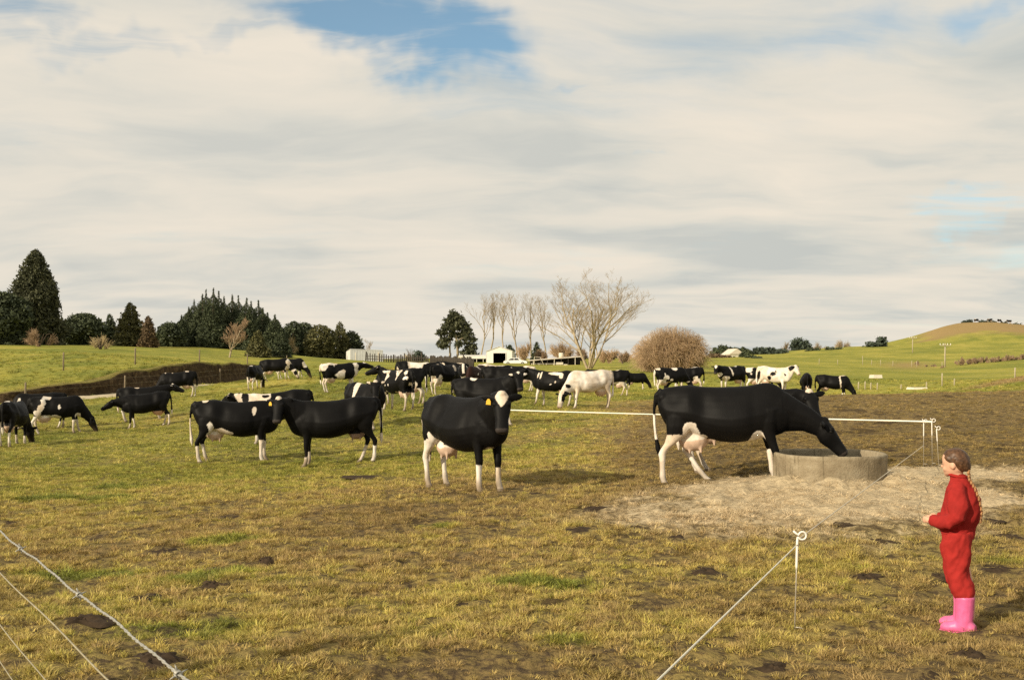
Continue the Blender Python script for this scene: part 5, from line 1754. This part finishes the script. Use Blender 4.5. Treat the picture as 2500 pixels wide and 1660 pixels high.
cow('black cow with a white forehead facing left above the drinking cow', 1786, 53, 212, P((22, 6), .62, (-45, 40)), dict(legs=(.6, .6, .5, .5), head=[('star', .12, .13, .09)], w=[(.25, .2, 1.1, .05, .3, .3), (.92, .1, .95, .14, .2, .12), (-.2, 0, 1.38, .16, .2, .06), (.6, .2, .7, .2, .2, .14)]), seed=133)
cow('black cow with a white rump partly hidden by the mostly white cow', 1859, 56, 0, G(), dict(legs=(.5, .5, .85, .85), w=[(-.80, 0, 1.3, .22, .4, .20), (-.55, 0, 1.42, .2, .12, .06), (-.72, -.3, 1.05, .05, .1, .08)]), seed=134)
cow('mostly white cow with black ears and patches, head up', 1888, 51, -42, P((36, 6), .62, (-52, -20)), dict(white=1, legs=(.7, .7, .7, .7), head=[('all',), ('blackear',)], k=[(.05, -.32, 1.02, .16, .2, .12), (-.12, -.3, .80, .12, .15, .10), (.62, -.12, 1.0, .12, .12, .12), (-.75, -.2, .95, .12, .2, .2), (.2, -.3, 1.2, .05, .1, .1)]), seed=135)
cow('black cow seen from behind, its legs hidden by the brow', 1968, 56, 78, G(), dict(legs=(.4, .4, .4, .4), w=[]), seed=136)
cow('black cow with a thin white girth band grazing right at the brow', 2033, 57, -17, G(), dict(legs=(.4, .4, .4, .4), w=[(.36, 0, 1.1, .05, .6, .5), (.5, 0, 1.40, .2, .12, .05)]), seed=137)
cow('black cow standing broadside behind the blaze faced cow', 1104, 54, 6, G(), dict(legs=(.5, .5, .6, .6), w=[(.3, 0, 1.38, .2, .3, .08), (-.6, -.2, 1.1, .12, .3, .2)]), seed=141)
cow('spotted cow grazing left at the back of the middle herd', 1262, 55, 184, G(), dict(noise=(.12, 2.0), legs=(.6, .6, .6, .6), head=[('blaze', .05)]), seed=142)
cow('black and white cow standing behind the belted cow', 1012, 50, 10, P((20, 0), .62, (-25, 10)), dict(noise=(.2, 1.8), legs=(.6, .6, .6, .6), head=[('star', .1, .1, .07)]), seed=143)
# specks on the hilltop
for (px, d, yw, lb) in [(2384, 372, 10, 'tiny far cow at the left of the hilltop herd'), (2416, 374, 170, 'tiny far cow second on the hilltop skyline'), (2440, 372, 20, 'tiny far cow in the middle of the hilltop slope'), (2462, 374, 160, 'tiny far cow right on the hilltop, near the frame edge')]:
    cow(lb, px, d, yw, G(), dict(noise=(.3, 2.0)), seed=int(px), eyes=False)
# ------------------------------------------------------------------ the child
M_SKIN = mat_simple('skin', (.62, .36, .24), .55, (9, .10))
M_HAIR = mat_simple('brown_hair', (.085, .042, .020), .45, (60, .6), .6)
M_PLAIT = mat_simple('light_brown_plait', (.34, .17, .07), .5, (50, .4), .4)
M_RED = mat_simple('red_fleece', (.30, .020, .017), .85, (22, .14), .35, spec=.15)
M_RED2 = mat_simple('red_cotton', (.335, .023, .019), .85, (18, .13), .35, spec=.15)
M_PINK = mat_simple('pink_rubber', (.66, .125, .29), .42, (11, .22), .15, spec=.4)


def ring_v(x, y, z, w, f, b, p=.95):
    """horizontal ring: half width w, f forward, b back"""
    return ((x, y, z), (0, 1, 0), (1, 0, 0), w, f, b, p, 0)


def limb(mb, pts, n=14):
    """pts: (x, y, z, r) chain of round sections"""
    V = [Vector(p[:3]) for p in pts]
    rings = []
    for i, p in enumerate(pts):
        t = (V[min(i + 1, len(V) - 1)] - V[max(i - 1, 0)]).normalized()
        s = Vector((0, 1, 0)); s = (s - t * s.dot(t)).normalized()
        rings.append((V[i], s, t.cross(s), p[3], p[3], p[3], 1, 0))
    loft(mb, rings, n)


def crumple(me, amp, sc, seed, zs=.8):
    n = len(me.vertices)
    Pv = np.empty(n * 3, np.float32); me.vertices.foreach_get('co', Pv); Pv = Pv.reshape(-1, 3).astype(float)
    Nv = np.empty(n * 3, np.float32); me.vertex_normals.foreach_get('vector', Nv); Nv = Nv.reshape(-1, 3)
    k = fbm(Pv[:, 0] * sc, Pv[:, 1] * sc, Pv[:, 2] * sc * zs + Pv[:, 0] * sc * .8, seed=seed, octv=3)
    Pv += Nv * (k * amp)[:, None]
    me.vertices.foreach_set('co', Pv.astype(np.float32).ravel())
    me.polygons.foreach_set('use_smooth', np.ones(len(me.polygons), bool))
    me.update()


def turn_head(mb, start, yaw=-6, nod=-5, c=(.03, 0, 1.06)):
    """turn and tip the head on the neck"""
    R = Matrix.Rotation(math.radians(yaw), 3, 'Z') @ Matrix.Rotation(math.radians(-nod), 3, 'Y')
    cc = Vector(c)
    for i in range(start, len(mb.v)):
        mb.v[i] = tuple(R @ (Vector(mb.v[i]) - cc) + cc)


def build_child():
    d = 6.55
    x0, y0 = X(2347, d), d
    # body: one skin from feet to crown
    mb = MB()
    hx = .038
    loft(mb, [ring_v(hx + .012, 0, 1.018, .022, .045, .02), ring_v(hx + .008, 0, 1.03, .042, .066, .045), ring_v(hx + .004, 0, 1.055, .056, .070, .066), ring_v(hx, 0, 1.085, .064, .073, .082), ring_v(hx, 0, 1.115, .068, .076, .088), ring_v(hx, 0, 1.145, .066, .074, .086), ring_v(hx, 0, 1.172, .054, .060, .070), ring_v(hx, 0, 1.19, .028, .03, .04)], 20)
    ball(mb, (hx + .080, 0, 1.082), (.016, .011, .013)); ball(mb, (hx + .074, 0, 1.094), (.012, .009, .018))
    ball(mb, (hx + .068, 0, 1.052), (.013, .022, .008)); ball(mb, (hx + .056, 0, 1.026), (.017, .02, .014))
    for s in (1, -1):
        ball(mb, (hx - .012, s * .067, 1.088), (.018, .009, .026)); ball(mb, (hx + .046, s * .036, 1.068), (.020, .018, .020))
    turn_head(mb, 0)
    limb(mb, [(.02, 0, .93, .05), (.022, 0, .98, .04), (.026, 0, 1.02, .037), (.03, 0, 1.06, .04)])
    loft(mb, [ring_v(.02, 0, .58, .06, .05, .05), ring_v(.015, 0, .70, .06, .05, .055), ring_v(.01, 0, .85, .08, .06, .07), ring_v(.012, 0, .95, .10, .055, .06)], 16)
    for s in (1, -1):
        limb(mb, [(.016, s * .035, .60, .05), (.014, s * .055, .54, .055), (.012, s * .06, .43, .045), (-.035, s * .06, .24, .036), (-.04, s * .06, .08, .03), (.03, s * .06, .04, .03)])
        hy = .10 if s > 0 else -.06
        limb(mb, [(.0, s * .10, .93, .04), (-.02, s * .145, .755, .032), (.07, s * .13, .725, .027), (.155, hy, .722, .02)])
        # hand: palm, four bent fingers and a thumb
        limb(mb, [(.150, hy, .722, .019), (.172, hy - s * .004, .722, .024), (.195, hy - s * .008, .720, .020)], 10)
        for q, (zz, L) in enumerate([(.738, .030), (.728, .036), (.717, .034), (.707, .026)]):
            limb(mb, [(.190, hy - s * .006, zz, .0085), (.190 + L * .6, hy - s * .012, zz, .0080), (.190 + L * .9, hy - s * .028, zz - .006, .0072)], 8)
        limb(mb, [(.165, hy - s * .01, .735, .009), (.182, hy - s * .026, .748, .0085), (.200, hy - s * .034, .748, .0075)], 8)
    me = remeshed(mb, .0062, 3)
    me.name = 'person'; me.materials.clear(); me.materials.append(M_SKIN)
    me.polygons.foreach_set('use_smooth', np.ones(len(me.polygons), bool))
    o = link('person', me, None, (x0, y0, gz(x0, y0) + .005), math.radians(140))
    tag(o, 'small child in red sweatshirt and trousers with pink boots watching the drinking cow', 'person')
    # eyes
    for s in (1, -1):
        mb = MB(); ball(mb, (hx + .0605, s * .029, 1.096), (.010, .009, .007), 10, 8); turn_head(mb, 0); mb.build('eye', M_EYE, o, True)
    # sweatshirt
    mb = MB()
    loft(mb, [ring_v(.022, 0, .650, .100, .100, .100), ring_v(.022, 0, .69, .112, .112, .108), ring_v(.016, 0, .73, .118, .116, .122), ring_v(.008, 0, .80, .120, .112, .128), ring_v(.004, 0, .87, .122, .102, .122), ring_v(.008, 0, .93, .118, .084, .098), ring_v(.012, 0, .968, .092, .066, .076), ring_v(.018, 0, .995, .058, .054, .056), ring_v(.022, 0, 1.022, .047, .050, .050), ring_v(.022, 0, 1.03, .042, .045, .045)], 22)
    for s in (1, -1):
        hy = .10 if s > 0 else -.06
        limb(mb, [(.006, s * .08, .945, .060), (-.004, s * .118, .90, .063), (-.016, s * .142, .83, .062), (-.020, s * .155, .765, .058), (.022, s * .150, .728, .054), (.085, s * .5 * (.14 + abs(hy)), .722, .047), (.140, hy + s * .006, .722, .040), (.168, hy + s * .002, .722, .033)])
    me = remeshed(mb, .0075, 3); crumple(me, .017, 13, 5)
    me.name = 'sweatshirt'; me.materials.clear(); me.materials.append(M_RED); link('sweatshirt', me, o)
    mb = MB()
    mb.tube([(.022 + .052 * math.cos(a), .049 * math.sin(a), 1.02 + .008 * math.cos(a)) for a in [2 * math.pi * k / 20 for k in range(21)]], .010, 8)
    mb.build('collar', M_RED2, o, True)
    # trousers
    mb = MB()
    loft(mb, [ring_v(.022, 0, .60, .095, .10, .105), ring_v(.022, 0, .64, .104, .108, .112), ring_v(.022, 0, .705, .094, .094, .092)], 20)
    for s, fx in ((1, 0), (-1, .050)):
        limb(mb, [(.022 + fx * .2, s * .052, .655, .098), (.020 + fx * .4, s * .058, .57, .094), (.016 + fx * .6, s * .062, .49, .082), (.012 + fx, s * .064, .41, .076), (-.006 + fx, s * .064, .35, .070), (-.022 + fx, s * .064, .30, .072), (-.034 + fx, s * .064, .255, .068), (-.038 + fx, s * .064, .225, .056)], 16)
    me = remeshed(mb, .0085, 3); crumple(me, .022, 12, 9)
    me.name = 'trousers'; me.materials.clear(); me.materials.append(M_RED2); link('trousers', me, o)
    # boots
    for s, fx in ((1, 0), (-1, .050)):
        mb = MB()
        limb(mb, [(-.040 + fx, s * .064, .245, .058), (-.040 + fx, s * .064, .235, .060), (-.038 + fx, s * .064, .16, .056), (-.036 + fx, s * .064, .10, .055), (-.034 + fx, s * .064, .04, .052)])
        loft(mb, [((-.105 + fx, s * .064, .03), (0, 1, 0), (0, 0, 1), .030, .035, .028, .8, 0), ((-.085 + fx, s * .064, .035), (0, 1, 0), (0, 0, 1), .043, .05, .034, .75, 0), ((-.02 + fx, s * .064, .045), (0, 1, 0), (0, 0, 1), .046, .055, .044, .8, .1), ((.04 + fx, s * .066, .04), (0, 1, 0), (0, 0, 1), .047, .035, .038, .8, .2), ((.085 + fx, s * .068, .036), (0, 1, 0), (0, 0, 1), .042, .026, .034, .8, .2), ((.107 + fx, s * .068, .03), (0, 1, 0), (0, 0, 1), .024, .014, .026, .9, .2)], 16)
        me = remeshed(mb, .007, 3); crumple(me, .004, 16, 3)
        me.name = 'boot'; me.materials.clear(); me.materials.append(M_PINK)
        b = link('boot', me, o)
        mb = MB()
        for zz in (.0, .012):
            pass
        loft(mb, [((-.108 + fx, s * .064, .006), (0, 1, 0), (0, 0, 1), .026, .008, .008, .7, 0), ((-.08 + fx, s * .064, .006), (0, 1, 0), (0, 0, 1), .046, .008, .008, .7, 0), ((-.02 + fx, s * .064, .006), (0, 1, 0), (0, 0, 1), .044, .008, .006, .7, 0), ((.05 + fx, s * .066, .006), (0, 1, 0), (0, 0, 1), .050, .008, .008, .7, 0), ((.112 + fx, s * .068, .006), (0, 1, 0), (0, 0, 1), .026, .008, .006, .7, 0)], 12)
        mb.build('sole', M_PINK, b, True)
    # hair swept back to the nape, thin plait down the back
    mb = MB()
    loft(mb, [ring_v(hx - .060, 0, 1.045, .030, .020, .030), ring_v(hx - .050, 0, 1.06, .046, .030, .046), ring_v(hx - .034, 0, 1.085, .064, .036, .064), ring_v(hx - .022, 0, 1.11, .0725, .050, .076), ring_v(hx - .012, 0, 1.14, .0725, .072, .080), ring_v(hx - .006, 0, 1.168, .062, .070, .070), ring_v(hx - .004, 0, 1.188, .044, .050, .052), ring_v(hx - .004, 0, 1.199, .018, .02, .02)], 20)
    for s in (1, -1):
        loft(mb, [ring_v(hx + .018, s * .060, 1.150, .012, .030, .03), ring_v(hx + .010, s * .064, 1.125, .010, .024, .03), ring_v(hx - .006, s * .066, 1.105, .007, .012, .03), ring_v(hx - .012, s * .066, 1.10, .003, .006, .01)], 10)
    turn_head(mb, 0)
    me = remeshed(mb, .006, 3); crumple(me, .0035, 40, 2)
    me.name = 'hair'; me.materials.clear(); me.materials.append(M_HAIR)
    h = link('hair', me, o)
    mb = MB()
    path = [Vector(p) for p in [(-.046, .020, 1.055), (-.056, .030, 1.00), (-.092, .050, .95), (-.122, .058, .88), (-.136, .052, .80), (-.128, .040, .735)]]
    for i in range(26):
        t = i / 25 * (len(path) - 1); k = min(int(t), len(path) - 2)
        c = path[k].lerp(path[k + 1], t - k)
        ball(mb, c + Vector((-.004, .006 * (1 if i % 2 else -1), 0)), (.0095 - .004 * i / 25, .0105 - .004 * i / 25, .012), 8, 6)
    mb.build('plait', M_PLAIT, h, True)
    return o


build_child()

# ------------------------------------------------------------------ water trough
def concrete_material():
    m = bpy.data.materials.new('weathered_concrete'); m.use_nodes = True
    N = NT(m.node_tree)
    out = N.n('ShaderNodeOutputMaterial'); b = N.n('ShaderNodeBsdfPrincipled'); N.l(b.outputs[0], out.inputs[0])
    tc = N.n('ShaderNodeTexCoord'); P_ = tc.outputs['Object']
    mp = N.n('ShaderNodeMapping'); N.l(P_, mp.inputs[0]); mp.inputs['Scale'].default_value = (1, 1, .10)
    n1 = N.noise(P_, 5, 6, .65); n2 = N.noise(mp.outputs[0], 16, 5, .7); n3 = N.noise(P_, 38, 3, .6)
    col = N.ramp(n1, [(.3, (.19, .15, .095)), (.55, (.29, .24, .16)), (.75, (.36, .31, .22))])
    col = N.mix(N.math('MULTIPLY', N.smooth(n2, .52, .68), .7), col, (.07, .055, .032))
    col = N.mix(N.math('MULTIPLY', N.smooth(n3, .52, .7), .4), col, (.20, .17, .11))
    N.l(col, b.inputs['Base Color']); b.inputs['Roughness'].default_value = .9; b.inputs['Specular IOR Level'].default_value = .15
    bp = N.n('ShaderNodeBump'); bp.inputs['Strength'].default_value = .5; bp.inputs['Distance'].default_value = .02
    N.l(N.math('ADD', n3, n1), bp.inputs['Height']); N.l(bp.outputs[0], b.inputs['Normal'])
    return m


M_CONC = concrete_material()


def build_trough():
    x, y = TROUGH
    z0 = float(terrain(np.array([x]), np.array([y]), micro=False)[0])
    t = thing('water_trough', 'round weathered concrete water trough with straw trampled round it', 'trough', (x, y, z0))
    R, H = .75, .43
    prof = [(R - .015, -.12), (R, .0), (R + .002, H - .06), (R + .006, H - .045), (R + .004, H - .01), (R - .012, H + .004), (R - .055, H), (R - .068, H - .02), (R - .072, H - .2), (R - .11, .06)]
    n = 72; vs = []; fs = []
    for (r, z) in prof:
        for k in range(n):
            a = 2 * math.pi * k / n
            rr = r + .004 * math.sin(5 * a + z * 3) + .003 * math.sin(11 * a)
            vs.append((rr * math.cos(a), rr * math.sin(a), z + .004 * math.sin(3 * a)))
    for i in range(len(prof) - 1):
        for k in range(n):
            a = i * n + k; b = i * n + (k + 1) % n
            fs.append((a, b, b + n, a + n))
    mb = MB(); mb.add(vs, fs); mb.build('trough_wall', M_CONC, t, True)
    mb = MB(); mb.add([(.69 * math.cos(2 * math.pi * k / 48), .69 * math.sin(2 * math.pi * k / 48), H - .10) for k in range(48)], [tuple(range(48))])
    mb.build('water', M_WATER, t)


build_trough()

# ------------------------------------------------------------------ electric fence: pigtail standards and tape
M_TAPE = mat_simple('white_polytape', (.82, .78, .64), .6, (80, .12))


def standard(px, d, h, label, loop=True, lean=0.0):
    x, y = X(px, d), d
    t = thing('pigtail_standard', label, 'fence post', (x, y, gz(x, y)), 0, 'pigtail standards of the electric fence')
    L = lambda z: (lean * z, 0, z)
    mb = MB(); mb.tube([L(-.12), L(h * .5), L(h * .80)], .0040, 8); mb.build('shaft', M_STEEL, t, True)
    mb = MB(); mb.tube([L(h * .62), L(h * .66), L(h * .9), L(h * .93)], [.005, .0085, .0085, .007], 8); mb.build('insulator_sleeve', M_PLASTIC, t, True)
    if loop:
        mb = MB(); pts = [L(h * .90), L(h * .945)]
        c = Vector(L(h * .955)) + Vector((.030, 0, .006))
        for k in range(15):
            a = math.radians(195 + 24.5 * k)
            pts.append((c.x + .026 * math.cos(a), -.010 * k / 14, c.z + .026 * math.sin(a)))
        pts.append((c.x - .060, -.012, c.z + .032))
        mb.tube(pts, .0065, 8); mb.build('pigtail_loop', M_PLASTIC, t, True)
    mb = MB(); mb.tube([L(.03), (.03, -.01, .030), (.055, -.015, .022)], .0045, 6); mb.build('foot_peg', M_STEEL, t, True)
    return Vector((x + lean * h * .9, y, gz(x, y) + h * .92))


sN = standard(1940, 6.5, .65, 'nearest white pigtail standard, left of the child', lean=.03)
sA = standard(2255, 16.0, .74, 'left of three white pigtail standards behind the child')
sB = standard(2276, 15.9, .74, 'middle of three white pigtail standards behind the child', lean=-.01)
sC = standard(2292, 15.4, .62, 'right shorter one of three pigtail standards, with open loop', lean=-.06)
sE = standard(1165, 22.5, .72, 'pigtail standard hidden behind the foremost cow')


def tape(name, a, b, w, sag, label, flat=True, mat=None):
    mb = MB()
    n = 40; vs = []; fs = []
    for i in range(n + 1):
        t = i / n
        p = a.lerp(b, t) - Vector((0, 0, sag * 4 * t * (1 - t)))
        tw = .25 * math.sin(t * 9)
        up = Vector((0, math.sin(tw), math.cos(tw))) * w / 2
        th = Vector((0, 1, 0)) * (w * .18 if flat else w * .5)
        if not flat: up = Vector((0, 0, w / 2)); th = (b - a).cross(Vector((0, 0, 1))).normalized() * (w / 2)
        vs += [p - up, p + th, p + up, p - th]
    for i in range(n):
        for k in range(4):
            fs.append((i * 4 + k, i * 4 + (k + 1) % 4, (i + 1) * 4 + (k + 1) % 4, (i + 1) * 4 + k))
    mb.add(vs, fs)
    o = mb.build(name, mat or M_TAPE, None, True)
    tag(o, label, 'fence tape')
    return o


tape('fence_tape', W(1150, 998, 22.5), sB + Vector((0, 0, .01)), .030, .01, 'white fence tape running level behind the cow at the trough')
tape('fence_rope', sA - Vector((0, 0, .36)), sN, .0105, .0, 'pale fence line slanting from the far standards to the nearest standard', flat=False, mat=mat_simple('dirty_polywire', (.66, .58, .44), .7))
e0 = W(1600, 1660, 3.4)
tape('fence_rope', sN - Vector((0, 0, .03)), sN + (e0 - sN) * 1.35, .0105, .0, 'white fence line running from the nearest standard to the bottom edge', flat=False)

# ------------------------------------------------------------------ barbed wire fence in the near left corner


def build_near_fence():
    A = Vector((-1.59 - 1.08 * .9, 3.1 + 1.5 * .9, 0)); B = Vector((-1.59 + 1.08 * 2.4, 3.1 - 1.5 * 2.4, 0))
    t = thing('barbed_wire_fence', 'barbed wire fence with plain lower wires crossing the bottom left corner', 'fence', (A.x, A.y, 0))
    for q in (A, B):
        mb = MB(); z = gz(q.x, q.y)
        mb.tube([(0, 0, z - .3), (0, 0, z + .6), (0, 0, 1.2), (0, 0, 1.22)], [.065, .062, .06, .04], 10)
        mb.build('post', M_POSTW, t, True, q - A)
    D = (B - A); L = D.length; dv = D.normalized(); sd = dv.cross(Vector((0, 0, 1)))
    # two strands twisted, kinked a little
    mb = MB()
    for ph in (0, math.pi):
        pts = []
        n = 330
        for i in range(n + 1):
            s = i / n * L
            a = s * 2 * math.pi / .055 + ph
            kink = .0025 * math.sin(s * 9.0) + .0015 * math.sin(s * 23 + 1)
            p = dv * s + Vector((0, 0, 1.045 + kink)) + sd * (.0017 * math.cos(a)) + Vector((0, 0, .0017 * math.sin(a)))
            pts.append(p)
        mb.tube(pts, .0018, 6)
    w = mb.build('barbed_wire', M_WIRE, t, True)
    def on_line(px):
        k = (px - 1250) / F
        # point on A + dv*s with x = k*y
        s = (k * A.y - A.x) / (dv.x - k * dv.y)
        return s
    bs = [on_line(193), on_line(435)]
    gap = bs[1] - bs[0]
    for s in [bs[0] - gap * 1.0, bs[0] - 2 * gap, bs[0], bs[1], bs[1] + gap, bs[1] + 2 * gap]:
        if not 0.05 < s < L: continue
        c = dv * s + Vector((0, 0, 1.045 + .0025 * math.sin(s * 9.0) + .0015 * math.sin(s * 23 + 1)))
        mb = MB()
        for j, (u, v) in enumerate([((.3, .95), (-.3, -.95)), ((.9, -.3), (-.9, .35))]):
            for (a, b) in (u, v):
                e = (sd * a * .9 + Vector((0, 0, b)) + dv * .18 * (1 if j else -1)).normalized()
                mb.tube([c + dv * (.004 * (1 if j else -1)), c + e * .010, c + e * .017], [.0021, .0019, .0004], 6)
        for k in range(3):
            pts = [c + dv * (.0035 * (k - 1)) + (sd * math.cos(a) + Vector((0, 0, math.sin(a)))) * .0052 for a in [2 * math.pi * i / 10 for i in range(11)]]
            mb.tube(pts, .0018, 5)
        mb.build('barb', M_WIRE, w, True)
    for z, r in ((.918, .0020), (.755, .0017), (.640, .0017)):
        mb = MB(); n = 40
        mb.tube([dv * (i / n * L) + Vector((0, 0, z + .003 * math.sin(i * .9))) for i in range(n + 1)], r, 6)
        mb.build('plain_wire', M_WIRE2, t, True)


build_near_fence()

# ------------------------------------------------------------------ dung pats
M_DUNG = mat_simple('dung', (.048, .032, .019), .85, (16, .45), .8, spec=.12)
def dung(px, py, w, hf, label, seed):
    x, d, z, r = dung_spot(px, py, w)
    z = max(gz(x + a * r * .7, d + b * r * .7) for a, b in ((0, 0), (1, 0), (-1, 0), (0, -1)))
    rr = np.random.default_rng(seed)
    vs = []; fs = []; n = 26; m = 7
    ph = rr.uniform(0, 6, 4)
    for i in range(m + 1):
        t = i / m
        for k in range(n):
            a = 2 * math.pi * k / n
            R = r * (1 + .22 * math.sin(2 * a + ph[0]) + .18 * math.sin(3 * a + ph[1]) + .13 * math.sin(5 * a + ph[2]) + .08 * math.sin(9 * a + ph[3])) * (1 - t * .98)
            h = .026 * min(1.3, r / .12) * hf * (1 - (1 - t) ** 3) * (1 + .25 * math.sin(7 * t + 2 * a + ph[3]))
            h += .006 * hf * rr.normal() * (t > 0) * (t < 1)
            vs.append((R * math.cos(a), .75 * R * math.sin(a) * 1.3, h - .03))
    for i in range(m):
        for k in range(n):
            a = i * n + k; b = i * n + (k + 1) % n
            fs.append((a, b, b + n, a + n))
    fs.append(tuple(range(m * n, m * n + n)))
    mb = MB(); mb.add(vs, fs)
    o = mb.build('dung_pat', M_DUNG, None, True, (x, d, z + .01))
    tag(o, label, 'dung', 'dung pats on the pasture')


for i, a in enumerate(DUNG):
    dung(*a, seed=300 + i)
